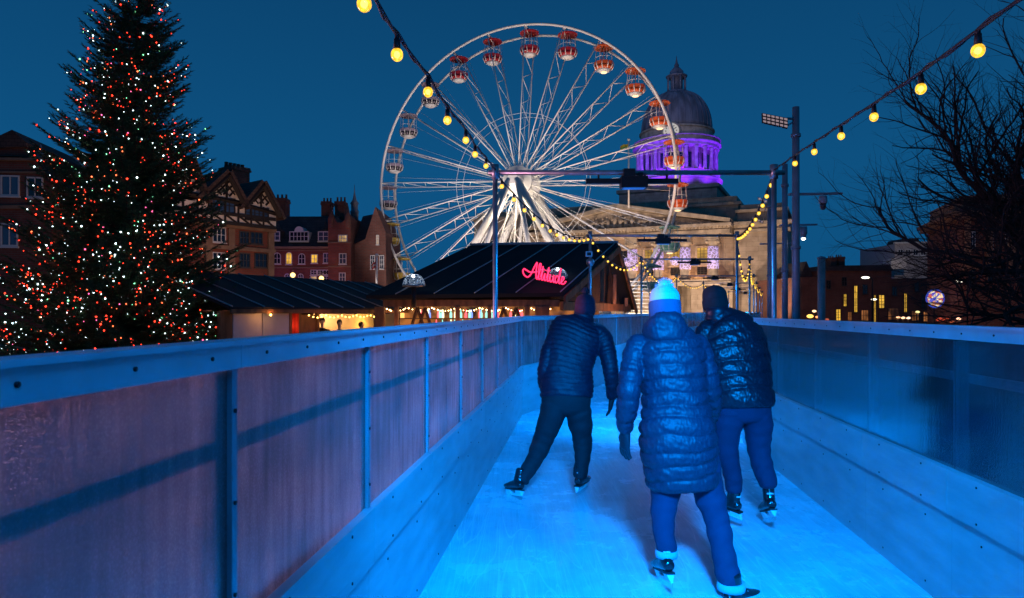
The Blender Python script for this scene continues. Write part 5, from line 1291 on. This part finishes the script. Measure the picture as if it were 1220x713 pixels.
# ------------------------------------------------------------------ bare tree
def bare_tree():
    rr = random.Random(8); base = V((P(1262, 0, 13).x, 13, -.4)); m = MB()
    root = thing('bare_tree', base, 'large leafless tree with fine dark twigs at the right edge', 'tree')
    trunk = MB(); trunk.tube([base, base+V((-.05, 0, .9)), base+V((-.12, .05, 2.0)), base+V((-.22, .0, 3.0))], [.24, .2, .17, .14], 12)
    trunk.build('trunk', mat('dark_bark', (.035, .028, .025), .9, var=.3, scale=8, bump=.5), root)
    cnt = [0]
    def grow(p, d, L, r, dep):
        if dep == 0 or r < .0012: return
        n_ = max(4, int(L/.14)); pts = [p]; rs = [r]; q = p.copy(); dd = d.copy(); kids = []
        for i in range(n_):
            dd = (dd+V((rr.uniform(-1, 1), rr.uniform(-1, 1), rr.uniform(-.9, 1)))*.24+V((0, 0, .025 if dep > 2 else -.005))).normalized()
            q = q+dd*(L/n_); pts.append(q.copy()); rs.append(lerp(r, r*.35, (i+1)/n_)); 
            if i >= (2 if dep == 5 else 1): kids.append((q.copy(), dd.copy(), rs[-1], (i+1)/n_))
        m.tube(pts, [q_*.85 for q_ in rs], 6 if r > .03 else 4 if r > .008 else 3, cap=False); cnt[0] += 1
        per = {5: .85, 4: .75, 3: .7, 2: .6}.get(dep, .5)
        for (c, d2, r2, t) in kids:
            k = int(per)+(1 if rr.random() < per-int(per) else 0)
            for _ in range(k):
                ax_ = d2.cross(V((rr.uniform(-1, 1), rr.uniform(-1, 1), rr.uniform(-1, 1)))).normalized()
                nd = (Matrix.Rotation(math.radians(rr.uniform(25, 62)), 3, ax_) @ d2).normalized()
                if dep > 2: nd = (nd+V((-.12, 0, .05))).normalized()
                grow(c, nd, L*rr.uniform(.38, .62)*(1.15-t*.5), r2*rr.uniform(.45, .65), dep-1)
    top = base+V((-.22, 0, 3.0))
    mains = [((-.30, -.1, 1), 4.2, .095), ((-1, .1, .62), 4.3, .085), ((-1, -.25, .2), 4.0, .07), ((-.75, .3, .95), 4.2, .08), ((.5, .2, .9), 3.4, .08), ((-.9, -.1, -.10), 3.0, .055), ((-.2, .8, .5), 3.0, .07), ((-.5, -.9, .4), 1.7, .05), ((.9, -.1, .4), 2.8, .06)]
    for k, (d, L, r) in enumerate(mains):
        st = top+V((0, 0, -.25*k*.8)) if k else top
        grow(st, V(d).normalized(), L, r, 5)
    grow(base+V((-.1, 0, 1.6)), V((-1, -.1, .22)).normalized(), 3.4, .05, 5)
    
    m.build('crown', bpy.data.materials['dark_bark'], root)
    print('bare tree tubes', cnt[0], 'verts', len(m.v))
bare_tree()

# ------------------------------------------------------------------ people
def cloth_mat(name, col, rough, puffy=False, sheen=0.0, fine=260):
    m = bpy.data.materials.new(name); m.use_nodes = True; n = m.node_tree.nodes; l = m.node_tree.links; b = n['Principled BSDF']
    b.inputs['Roughness'].default_value = rough; b.inputs['Sheen Weight'].default_value = sheen
    t = n.new('ShaderNodeTexCoord'); no = n.new('ShaderNodeTexNoise'); no.inputs['Scale'].default_value = 7; no.inputs['Detail'].default_value = 6; l.new(t.outputs['Object'], no.inputs['Vector'])
    r = n.new('ShaderNodeValToRGB'); r.color_ramp.elements[0].color = (*[c*.8 for c in col], 1); r.color_ramp.elements[1].color = (*[min(1, c*1.2) for c in col], 1)
    l.new(no.outputs['Fac'], r.inputs[0]); l.new(r.outputs[0], b.inputs['Base Color'])
    n2 = n.new('ShaderNodeTexNoise'); n2.inputs['Scale'].default_value = 26 if puffy else fine; n2.inputs['Detail'].default_value = 4
    mp = n.new('ShaderNodeMapping'); mp.inputs['Scale'].default_value = (1.5, 1, .45) if puffy else (1, 1, 1); mp.inputs['Rotation'].default_value = (0, .4, 0)
    l.new(t.outputs['Object'], mp.inputs[0]); l.new(mp.outputs[0], n2.inputs['Vector'])
    bu = n.new('ShaderNodeBump'); bu.inputs['Strength'].default_value = .28 if puffy else .3; bu.inputs['Distance'].default_value = .006 if puffy else .003
    l.new(n2.outputs['Fac'], bu.inputs['Height']); l.new(bu.outputs[0], b.inputs['Normal'])
    return m
M_skin = mat('skin', (.55, .36, .28), .5, var=.08, scale=12)
M_boot = mat('black_boot_leather', (.012, .012, .014), .18, coat=.5, var=.3, scale=20, bump=.15)
M_blade = mat('polished_blade', (.80, .82, .85), .18, .9)
M_holder = mat('blade_holder', (.75, .77, .80), .35)
M_eye = mat('eye_white', (.7, .7, .7), .3); M_iris = mat('iris', (.03, .02, .02), .2)

def head(mb, c, fwd, up, s_):
    """egg-shaped skull, jaw, nose, ears, neck root"""
    rt = fwd.cross(up).normalized(); fr = Matrix((rt, fwd, up)).transposed()
    vs = []; n_, k_ = 26, 18
    def shape(a, ph):
        x = math.cos(ph)*math.cos(a)*.076; y = math.cos(ph)*math.sin(a)*.096; z = math.sin(ph)*.118
        if z < 0: q = 1+z*2.2; x *= q; y *= (1+z*1.2)
        if y > 0: y *= .93
        return V((x, y, z))*s_
    prof = []
    vs = [c+fr @ shape(0, -PI/2)]
    for i in range(1, k_):
        for j in range(n_): vs.append(c+fr @ shape(2*PI*j/n_, -PI/2+PI*i/k_))
    vs.append(c+fr @ shape(0, PI/2))
    fs = [(0, 1+(j+1) % n_, 1+j) for j in range(n_)]
    for i in range(k_-2):
        for j in range(n_): a = 1+i*n_+j; b = 1+i*n_+(j+1) % n_; fs.append((a, b, b+n_, a+n_))
    t = len(vs)-1; o = 1+(k_-2)*n_; fs += [(o+j, o+(j+1) % n_, t) for j in range(n_)]
    mb.add(vs, fs, True)
    g_ = lambda x, y, z: c+fr @ (V((x, y, z))*s_)
    mb.tube([g_(0, .083, .012), g_(0, .100, -.018), g_(0, .104, -.030), g_(0, .088, -.036)], [.008*s_, .011*s_, .014*s_, .009*s_], 8)   # nose
    mb.tube([g_(-.024, .082, -.060), g_(0, .091, -.058), g_(.024, .082, -.060)], [.004*s_, .007*s_, .004*s_], 6)
    mb.ball(g_(0, .070, -.092), .022*s_, 10, 6)
    for sx in (-1, 1):
        mb.ball(g_(sx*.076, -.004, -.012), .022*s_, 8, 6, (.35, .7, 1.2)); mb.ball(g_(sx*.036, .066, -.024), .024*s_, 8, 6)
        mb.tube([g_(sx*.018, .088, .026), g_(sx*.042, .076, .030)], .007*s_, 6)
    return fr, g_

def hand(mb, wrist, d, palm_n, s_=1.0, curl=.5, thumb_side=1):
    """glove with palm, four unequal fingers, thumb from the side"""
    d = d.normalized(); pn = (palm_n-d*palm_n.dot(d)).normalized(); sd = d.cross(pn)*thumb_side
    loft(mb, [(*(wrist-d*.03), .030*s_, .027*s_), (*wrist, .029*s_, .025*s_), (*(wrist+d*.035*s_), .038*s_, .020*s_), (*(wrist+d*.085*s_), .043*s_, .016*s_)], sd, .01, 16)
    for k, (off, L) in enumerate(((.030, .070), (.010, .078), (-.010, .073), (-.029, .056))):
        p = wrist+d*.078*s_+sd*off*s_; dd = d+sd*(off*6.5); dd.normalize(); pts = [p-d*.02]
        q = p.copy(); seg = L*s_/3
        for j in range(3):
            dd = (dd+pn*curl*(.25+.35*j)).normalized(); q = q+dd*seg; pts.append(q.copy())
        mb.tube(pts, [.0105*s_, .0105*s_, .0095*s_, .0075*s_], 8)
    p = wrist+d*.025*s_+sd*.030*s_; dd = (d*.75+sd*.75+pn*.25).normalized(); p2 = p+dd*.038*s_; p3 = p2+(dd*.5+d*.8+pn*.25).normalized()*.034*s_
    mb.tube([p-dd*.02, p, p2, p3], [.013*s_, .0135*s_, .012*s_, .009*s_], 8)

def skate(root, ank, f, w, name='ice_skate', mirror=1):
    f = f.normalized(); w = (w-f*w.dot(f)).normalized(); sd = f.cross(w)
    m = MB()
    loft(m, [(*(ank+w*.085-f*.012), .042, .046), (*(ank+w*.06-f*.01), .042, .047), (*(ank+w*.03-f*.005), .042, .050), (*(ank-w*.02+f*.0), .041, .056), (*(ank-w*.045+f*.01), .040, .055)], sd, .012, 20)
    loft(m, [(*(ank-w*.045-f*.055), .034, .034), (*(ank-w*.04), .041, .042), (*(ank-w*.045+f*.07), .043, .040), (*(ank-w*.055+f*.13), .047, .030), (*(ank-w*.06+f*.18), .040, .022), (*(ank-w*.06+f*.205), .022, .014)], sd, .012, 20)
    b = fused(m, name, [M_boot], root, .007, 2)
    m = MB(); m.slab([ank+w*-.088-f*.080-sd*.026, ank+w*-.088+f*.17-sd*.028, ank+w*-.088+f*.17+sd*.028, ank+w*-.088-f*.080+sd*.026], w*.012); m.build('sole', M_black, root, b)
    m = MB()
    for (a0, a1) in ((-.075, .0), (.09, .17)):
        m.slab([ank-w*.089+f*a0-sd*.022, ank-w*.089+f*a1-sd*.022, ank-w*.128+f*(a1+.008)-sd*.006, ank-w*.128+f*(a0-.012)-sd*.006], sd*.012); m.slab([ank-w*.089+f*a0+sd*.022, ank-w*.089+f*a1+sd*.022, ank-w*.128+f*(a1+.008)+sd*.006, ank-w*.128+f*(a0-.012)+sd*.006], -sd*.012)
        m.slab([ank-w*.0885+f*a0-sd*.02, ank-w*.0885+f*a0+sd*.02, ank-w*.128+f*(a0-.012)+sd*.005, ank-w*.128+f*(a0-.012)-sd*.005], f*.01)
    m.slab([ank-w*.112-f*.085-sd*.007, ank-w*.112+f*.17-sd*.007, ank-w*.132+f*.18-sd*.007, ank-w*.132-f*.095-sd*.007], sd*.014); m.build('blade_holder', M_holder, root, b)
    m = MB(); pl = [(-.105, .128), (.175, .128), (.205, .14), (.195, .155), (.10, .168), (-.06, .168), (-.10, .158)]
    m.slab([ank-w*z+f*x-sd*.002 for x, z in pl], sd*.004); m.build('blade', M_blade, root, b)
    m = MB()
    for k in range(6):
        c = ank+w*(.07-.022*k)+f*(.048+max(0, k-3)*.028)+(f*.0); m.tube([c-sd*.03, c+f*.008+w*.006, c+sd*.03], .0032, 5)
    m.build('laces', M_holder, root, b)
    m = MB(); c = ank+w*.03-f*.056; m.tube([c-sd*.025+f*.012, c-f*.001, c+sd*.025+f*.012], .006, 6); m.build('heel_tab', M_holder, root, b)
    return b

def skater(label, D, torso, arms, legs, feet, hd, hat, jm, tm, hatm, gm_, quilt, amp, hem_open=False, cuffs=None, hood=None, hands=(), pom=None, body_from=0):
    s_ = D/F
    fx = sum(f[0][0] for f in feet)/len(feet)
    root = thing('person', V((P(fx, 0, D).x, D, 0)), label, 'person', 'people skating away down the ice lane')
    pt = lambda x, y, dd=0: P(x, y, D+dd)
    T = [(*pt(x, y, dd), hw*s_, dp) for (x, y, dd, hw, dp) in torso]
    R_ = V((1, 0, 0))
    # body: one continuous figure under the clothes
    m = MB()
    hc, fwd, up, hs = pt(*hd[0]), V(hd[1]).normalized(), V(hd[2]).normalized(), hd[3]
    fr, g_ = head(m, hc, fwd, up, hs)
    top = V(T[-1][:3]); m.tube([top-V((0, 0, .12)), top.lerp(hc, .5), hc-up*.04*hs], [.06, .055, .056], 14)
    loft(m, [(x, y, z, a*.78, b*.78) for x, y, z, a, b in T[body_from:]], R_, .02, 24)
    for arm in arms: q = [(*pt(x, y, dd), r*s_*.66, r*s_*.66) for x, y, dd, r in arm]; loft(m, q, V((0, 1, 0)), .02, 14)
    for leg in legs: q = [(*pt(x, y, dd), r*s_*.8, r*s_*.8) for x, y, dd, r in leg]; loft(m, q, R_, .02, 14)
    fused(m, 'body', [M_skin], root, .012, 2)
    m = MB()
    for sx in (-1, 1): m.ball(g_(sx*.031, .083, .002), .011*hs, 10, 8)
    e_ = m.build('eyes', M_eye, root); m = MB()
    for sx in (-1, 1): m.ball(g_(sx*.031, .0915, .002), .0048*hs, 8, 6)
    m.build('irises', M_iris, root, e_)
    # jacket: torso and sleeves as one quilted surface
    m = MB()
    seam = lambda s0, L: 1-(1-min(s0 % L, L-s0 % L)/(L/2))**3.2
    def mod_t(s0, a, p):
        wob = .012*math.sin(a*3+s0*9)+.006*math.sin(a*9+s0*23)
        return 1+amp*(seam(s0+.006*math.sin(a*4), quilt)-.6)+wob+.03*nz(p, 9)
    def mod_a(s0, a, p): return 1+amp*1.9*(seam(s0, quilt*.95)-.6)+.10*nz(p, 16, 3)
    loft(m, T, R_, .005, 72, mod_t, 2.25, True)
    for arm in arms: loft(m, [(*pt(x, y, dd), r*s_, r*s_*1.05) for x, y, dd, r in arm], V((0, 1, 0)), .006, 36, mod_a)
    crink = (lambda c: (.0034*nz(V((c.x+c.z*.5, c.y, c.z*1.6)), 24, 2)+.0024*nz(V((c.x*2.2, c.y, c.z*.7)), 55, 5))*(amp/.06))
    j = fused(m, 'jacket', [jm], root, .0055, 1, disp=crink)
    if hood:
        m = MB(); loft(m, [(*pt(x, y, dd), hw*s_, dp) for x, y, dd, hw, dp in hood], R_, .008, 44, lambda s0, a, p: 1+.08*nz(p, 12, 7)+.03*math.sin(a*5)); fused(m, 'hood', [jm], root, .007, 2, parent=None, disp=crink)
    else:
        x, y, dd, hw, dp = torso[-1]; m = MB(); c = pt(x, y, dd)
        loft(m, [(*(c-V((0, 0, .03))), hw*s_*1.02, dp*1.02), (*(c+V((0, 0, .02))), hw*s_*.98, dp*.98), (*(c+V((0, .01, .06))), hw*s_*.9, dp*.9)], R_, .008, 36, lambda s0, a, p: 1+.03*math.sin(s0*140)); m.build('collar', jm, root, j)
    # trousers
    m = MB()
    for li, leg in enumerate(legs):
        q = [(*pt(x, y, dd), r*s_, r*s_*1.05) for x, y, dd, r in leg]
        loft(m, q, R_, .008, 30, lambda s0, a, p: 1+.10*nz(p, 13, li)+.055*math.sin(s0*62+3*math.sin(a+li)+4*nz(p, 6))*min(1, max(.3, s0*1.4))+.04*abs(nz(p, 30, 9)))
    hx = sum(l[0][0] for l in legs)/2; hy = legs[0][0][1]; ww = (legs[-1][0][0]-legs[0][0][0])/2+legs[0][0][3]
    loft(m, [(*pt(hx, hy+10/137*F/D*.3, legs[0][0][2]), ww*s_*.96, .12), (*pt(hx, hy-.06/s_, legs[0][0][2]), ww*s_, .13), (*pt(hx, hy-.14/s_, legs[0][0][2]), ww*s_*.92, .115)], R_, .01, 30)
    tr = fused(m, 'trousers', [tm], root, .008, 1)
    if cuffs:
        for (x, y, dd, r, h) in cuffs:
            m = MB(); c = pt(x, y, dd); rr_ = r*s_; m.lathe(c, [(rr_*.9, -h), (rr_*1.08, -h), (rr_*1.12, -h*.2), (rr_*1.08, h*.9), (rr_*.9, h)], 24); m.build('turned_up_cuff', cloth_mat('pale_cuff', (.38, .45, .55), .8), root, tr)
    for f_ in feet: skate(root, pt(*f_[0]), V(f_[1]), V(f_[2]))
    for (x, y, dd, d, pn, cl, ts, sz) in hands:
        m = MB(); hand(m, pt(x, y, dd), V(d), V(pn), sz, cl, ts); fused(m, 'glove', [gm_], root, .0045, 1)
    # knitted hat following the head
    m = MB(); n_ = 48
    def hatpt(a, t):
        r = [(1.06, 1.06), (1.10, 1.10), (1.12, 1.12), (1.09, 1.09), (.98, .98), (.76, .76), (.42, .42), (.08, .08)]
        return r
    hp = hat   # (rx, ry, z) rings in head space
    ht = [(*(hc+fr @ V((0, yy, zz))), rx, ry) for (rx, ry, yy, zz) in hp['rings']]
    loft(m, ht, fr @ V((1, 0, 0)), .004, 72, lambda s0, a, p: 1+.016*math.sin(a*36)+.02*nz(p, 20), 2.0)
    h_ = m.build('hat', hatm[0], root)
    m = MB(); cf = [(*(hc+fr @ V((0, yy, zz))), rx, ry) for (rx, ry, yy, zz) in hp['cuff']]
    loft(m, cf, fr @ V((1, 0, 0)), .004, 72, lambda s0, a, p: 1+.02*math.sin(a*36), 2.0); m.build('hat_cuff', hatm[1], root, h_)
    if pom:
        m = MB(); c = hc+fr @ V(pom[:3]); r = pom[3]; rr2 = random.Random(4)
        m.ball(c, r*.8, 14, 10)
        for i in range(420):
            d = V((rr2.gauss(0, 1), rr2.gauss(0, 1), rr2.gauss(0, 1))).normalized(); u = d.orthogonal().normalized()*.0022; q = c+d*r*.6; t = c+d*r*rr2.uniform(.95, 1.15); w2 = d.cross(u)
            m.add([q-u, q+u, t+w2*.5, t-w2*.5], [(0, 1, 2, 3)])
        m.build('pompom', hatm[2], root, h_)
    return root
HR = [(.084, .104, 0, -.018), (.088, .107, 0, .02), (.089, .108, -.003, .06), (.082, .100, -.006, .095), (.062, .078, -.01, .122), (.03, .038, -.012, .137), (.008, .01, -.012, .142)]
HC_ = [(.0905, .1105, 0, -.03), (.0935, .1135, 0, -.01), (.0935, .1135, 0, .025), (.090, .110, 0, .036)]

navy = cloth_mat('navy_quilted_nylon', (.007, .007, .022), .55, False, .0)
# left skater
skater('person in navy ribbed jacket and dark red bobble hat, skating with legs wide apart', 5.94,
    torso=[(675, 474, .0, 31, .135), (675, 462, .02, 31.5, .14), (676, 440, .05, 29.5, .13), (680, 420, .09, 31, .135), (686, 402, .12, 33.5, .135), (690, 391, .14, 31, .12), (693, 384, .15, 22, .10), (695, 379, .155, 12.5, .075)],
    arms=[[(680, 397, .13, 10), (667, 398, .12, 11), (657, 414, .09, 10), (650, 440, .03, 8.8), (650, 458, .10, 8), (654, 466, .22, 7)],
          [(700, 397, .13, 10), (713, 398, .12, 11), (721, 411, .08, 10.5), (727, 438, .02, 8.6), (729, 458, .06, 7.5), (729, 473, .12, 6.5)]],
    legs=[[(661, 484, .0, 16), (656, 500, .0, 15), (647, 524, .03, 12), (638, 545, .02, 10.5), (628, 562, -.02, 9), (622, 572, -.05, 8.5)],
          [(688, 484, .02, 16), (691, 502, .04, 14.5), (694, 526, .06, 11.5), (694, 545, .02, 9.5), (692, 560, .0, 8.5), (691, 567, .0, 8.5)]],
    feet=[((618, 572, -.05), (-.50, .85, -.16), (.3, 0, 1)), ((691, 566, .0), (.45, .9, 0), (.0, 0, 1))],
    hd=((697, 369, .17), (.05, 1, -.12), (.03, .12, 1), 1.0), hat={'rings': HR, 'cuff': HC_},
    jm=navy, tm=cloth_mat('dark_grey_trousers', (.012, .012, .016), .8), hatm=[cloth_mat('burgundy_knit', (.05, .006, .02), .9), cloth_mat('burgundy_knit_cuff', (.06, .007, .022), .9), cloth_mat('dark_bobble', (.05, .02, .03), .95)],
    gm_=cloth_mat('black_glove', (.012, .012, .014), .6), quilt=.042, amp=.050,
    hands=[(654, 467, .23, (.25, .9, -.3), (1, 0, 0), .6, -1, .95), (729, 475, .12, (-.15, .12, -1), (-1, .3, 0), .35, 1, 1.12)], pom=(0, -.01, .165, .036))
# middle skater
slate = cloth_mat('slate_blue_down_coat', (.018, .022, .044), .55, True, .0)
skater('person in long slate blue padded coat and pale blue topped hat, gloved hand out', 3.97,
    torso=[(814, 580, .0, 40, .155), (813, 570, .0, 42.5, .165), (809, 545, .0, 44.5, .175), (806.5, 515, .0, 44.5, .175), (805, 488, .03, 40.5, .155), (803, 460, .05, 38.5, .145), (800, 432, .07, 40, .145), (797, 412, .09, 39, .135), (795, 401, .10, 31, .12), (793, 394, .11, 19, .095), (792, 388, .115, 14, .08)],
    arms=[[(768, 408, .09, 13), (759, 416, .08, 14), (754, 435, .05, 13.5), (750, 458, -.01, 13), (748, 480, .00, 12), (745, 500, .05, 10.5), (745, 512, .08, 9)],
          [(824, 408, .09, 13), (833, 416, .09, 13.5), (839, 436, .08, 13), (845, 460, .10, 12), (848, 480, .18, 11), (846, 495, .28, 10), (842, 502, .36, 9)]],
    legs=[[(795, 540, .0, 21), (793, 585, .0, 18), (790, 612, -.01, 14), (791, 635, -.02, 12.5), (794, 652, -.02, 11.5), (794, 660, -.02, 11)],
          [(834, 540, .0, 21), (844, 585, .0, 18), (854, 620, -.03, 15), (860, 650, -.08, 14), (866, 680, -.12, 14), (870, 697, -.14, 13)]],
    feet=[((793, 663, -.03), (-.10, 1, -.22), (0, .22, 1)), ((875, 702, -.15), (.86, .5, .0), (.05, 0, 1))],
    hd=((792, 368, .13), (-.03, 1, -.15), (0, .15, 1), .98), hat={'rings': HR[:4]+[(.066, .082, -.01, .118), (.045, .055, -.012, .132), (.02, .022, -.012, .14)], 'cuff': [(.0905, .1105, 0, -.055), (.0945, .1145, 0, -.03), (.0945, .1145, 0, .03), (.090, .110, 0, .042)]},
    jm=slate, tm=cloth_mat('indigo_denim', (.022, .024, .066), .85, False, .0, 420), hatm=[cloth_mat('pale_blue_knit', (.50, .62, .68), .95), cloth_mat('mid_blue_knit', (.05, .10, .20), .95), cloth_mat('pale_blue_bobble', (.55, .66, .72), .95)],
    gm_=cloth_mat('dark_leather_glove', (.018, .02, .028), .4), quilt=.078, amp=.075,
    hood=[(794, 413, .02, 15, .05), (794, 407, .03, 24, .085), (793.5, 399, .05, 28, .105), (793, 389, .07, 26, .10), (792.5, 382, .09, 21, .10), (792, 378, .10, 16, .09)],
    cuffs=[(794, 659, -.02, 12, .020), (871, 698, -.14, 14.5, .022)],
    hands=[(745, 514, .08, (-.02, .15, -1), (1, .4, 0), .35, -1, 1.2), (841, 503, .37, (-.3, .9, -.4), (-1, 0, 0), .6, 1, .95)], pom=(0, -.01, .130, .054), body_from=3)
# right skater
puff = cloth_mat('black_glossy_puffer', (.008, .010, .019), .40, True, .0)
skater('person in short glossy black puffer jacket, black hat and blue jeans', 5.05,
    torso=[(886, 486, .0, 35, .15), (885, 476, .01, 36.5, .165), (881, 455, .05, 36.5, .17), (877, 432, .08, 37, .165), (872, 408, .11, 37, .16), (866, 392, .13, 33, .14), (860, 382, .15, 23, .11), (855, 376, .155, 15, .09)],
    arms=[[(848, 390, .13, 11), (841, 398, .12, 12), (840, 420, .10, 11.5), (841, 445, .10, 11), (845, 462, .2, 10), (848, 470, .3, 8.5)],
          [(884, 392, .13, 12), (897, 400, .11, 12.5), (903, 420, .09, 12), (907, 445, .10, 11.5), (906, 462, .20, 10.5), (902, 470, .30, 9)]],
    legs=[[(869, 492, .0, 18.5), (867, 508, .0, 17), (866, 535, .0, 13), (871, 558, .02, 11), (874, 575, .03, 10), (874, 584, .03, 9.5)],
          [(900, 492, .02, 18.5), (903, 508, .04, 16.5), (904, 535, .04, 13.5), (909, 558, .0, 12), (914, 572, -.03, 11), (915, 578, -.04, 10.5)]],
    feet=[((873, 594, .03), (-.55, .72, .10), (.0, 0, 1)), ((916, 594, -.04), (.05, 1, -.35), (.0, .35, 1))],
    hd=((852, 362, .19), (-.10, 1, -.10), (-.08, .1, 1), 1.02), hat={'rings': HR, 'cuff': HC_},
    jm=puff, tm=cloth_mat('blue_denim', (.017, .018, .052), .85, False, .0, 420), hatm=[cloth_mat('black_knit', (.010, .010, .012), .95)]*2+[cloth_mat('black_bobble', (.01, .01, .012), .95)],
    gm_=cloth_mat('black_knit_glove', (.012, .012, .014), .8), quilt=.115, amp=.075,
    hands=[(848, 471, .31, (.2, .9, -.3), (1, 0, 0), .6, -1, .95), (901, 471, .31, (-.2, .9, -.3), (-1, 0, 0), .6, 1, .95)])

# people in the market stall, seen from the chest up over the barrier
def stander(px, py, D, face, jacket, label, shirt=None, hair=(.03, .02, .015), lift=0):
    D = fs.T(V((fs.q(px, 380)[0], .55, 0))).y; c = P(px, py, D); s_ = 1.0; g0 = V((c.x, c.y, -.4)); root = thing('person', g0, label, 'person', 'people at the market stall')
    f = V(face).normalized(); rt = f.cross(V((0, 0, 1))).normalized(); hz = c.z
    m = MB(); fr, g_ = head(m, c, f, V((0, 0, 1)), 1.0); H = hz+.4; sh = hz-.27
    m.tube([V((c.x, c.y, sh)), c-V((0, 0, .05))], .05, 10)
    at = lambda x, y, z: V((c.x, c.y, 0))+rt*x+f*y+V((0, 0, z))
    hip = -.4+H*.5
    tor = [(*at(0, 0, hip), .16, .11), (*at(0, 0, hip+.2), .145, .10), (*at(0, 0, sh-.12), .19, .12), (*at(0, -.01, sh), .17, .10), (*at(0, -.01, sh+.05), .08, .07)]
    loft(m, tor, rt, .03, 18)
    AR = []; LG = []
    for sx in (-1, 1):
        AR.append([(*at(sx*.17, 0, sh-.02), .055, .055), (*at(sx*.24, -.02, sh-.28), .045, .045), (*at(sx*.17, .2, sh-.42), .038, .038), (*at(sx*.08, .32, sh-.38), .03, .03)])
        LG.append([(*at(sx*.085, 0, hip), .09, .09), (*at(sx*.10, .02, hip*.5-.2), .06, .06), (*at(sx*.11, 0, -.33), .045, .045)])
    for a in AR+LG: loft(m, a, rt if a in LG else f, .03, 12)
    for sx in (-1, 1):
        loft(m, [(*at(sx*.11, -.05, -.35), .04, .04), (*at(sx*.12, .15, -.365), .04, .03)], rt, .03, 10); hand(m, at(sx*.08, .32, sh-.38), f-rt*sx*.3, V((0, 0, -1)), .9, .3, sx)
    fused(m, 'body', [M_skin], root, .014, 2)
    jm = cloth_mat('coat_cloth', jacket, .8)
    m = MB(); loft(m, [(x, y, z, a*1.12, b*1.15) for x, y, z, a, b in tor[:-1]]+[(*at(0, -.01, sh+.04), .10, .08)], rt, .02, 22)
    for a in AR: loft(m, [(x, y, z, r*1.3, r2*1.3) for x, y, z, r, r2 in a], f, .02, 14)
    fused(m, 'jacket', [jm], root, .012, 2)
    m = MB(); 
    for a in LG: loft(m, [(x, y, z, r*1.2, r2*1.2) for x, y, z, r, r2 in a], rt, .02, 14)
    fused(m, 'trousers', [cloth_mat('dark_cloth', (.02, .02, .025), .8)], root, .014, 2)
    if shirt:
        m = MB(); m.slab([at(-.05, .115, sh+.03), at(.05, .115, sh+.03), at(.0, .155, sh-.25)], f*.02); m.build('shirt', cloth_mat('white_shirt', shirt, .7), root)
        m = MB(); m.slab([at(-.014, .14, sh), at(.014, .14, sh), at(.018, .168, sh-.22), at(-.018, .168, sh-.22)], f*.008); m.build('tie', M_black, root)
    m = MB(); m.ball(c+V((0, 0, .03))-f*.012, .1, 18, 12, (.86, 1.0, 1.0)); m.build('hair', cloth_mat('hair', hair, .7), root)
stander(384, 383, 22.3, (.3, -.9, 0), (.02, .02, .022), 'person in dark coat standing by the wooden shutters of the market stall')
stander(404.5, 385.5, 23.2, (.25, -1, 0), (.015, .015, .02), 'person in dark suit and white shirt at the market stall opening', (.7, .68, .65), (.12, .08, .05))
stander(430.5, 388, 24.2, (.9, -.6, 0), (.02, .015, .015), 'person with pale face in profile near the bright yellow end of the market stall', None, (.05, .03, .02))
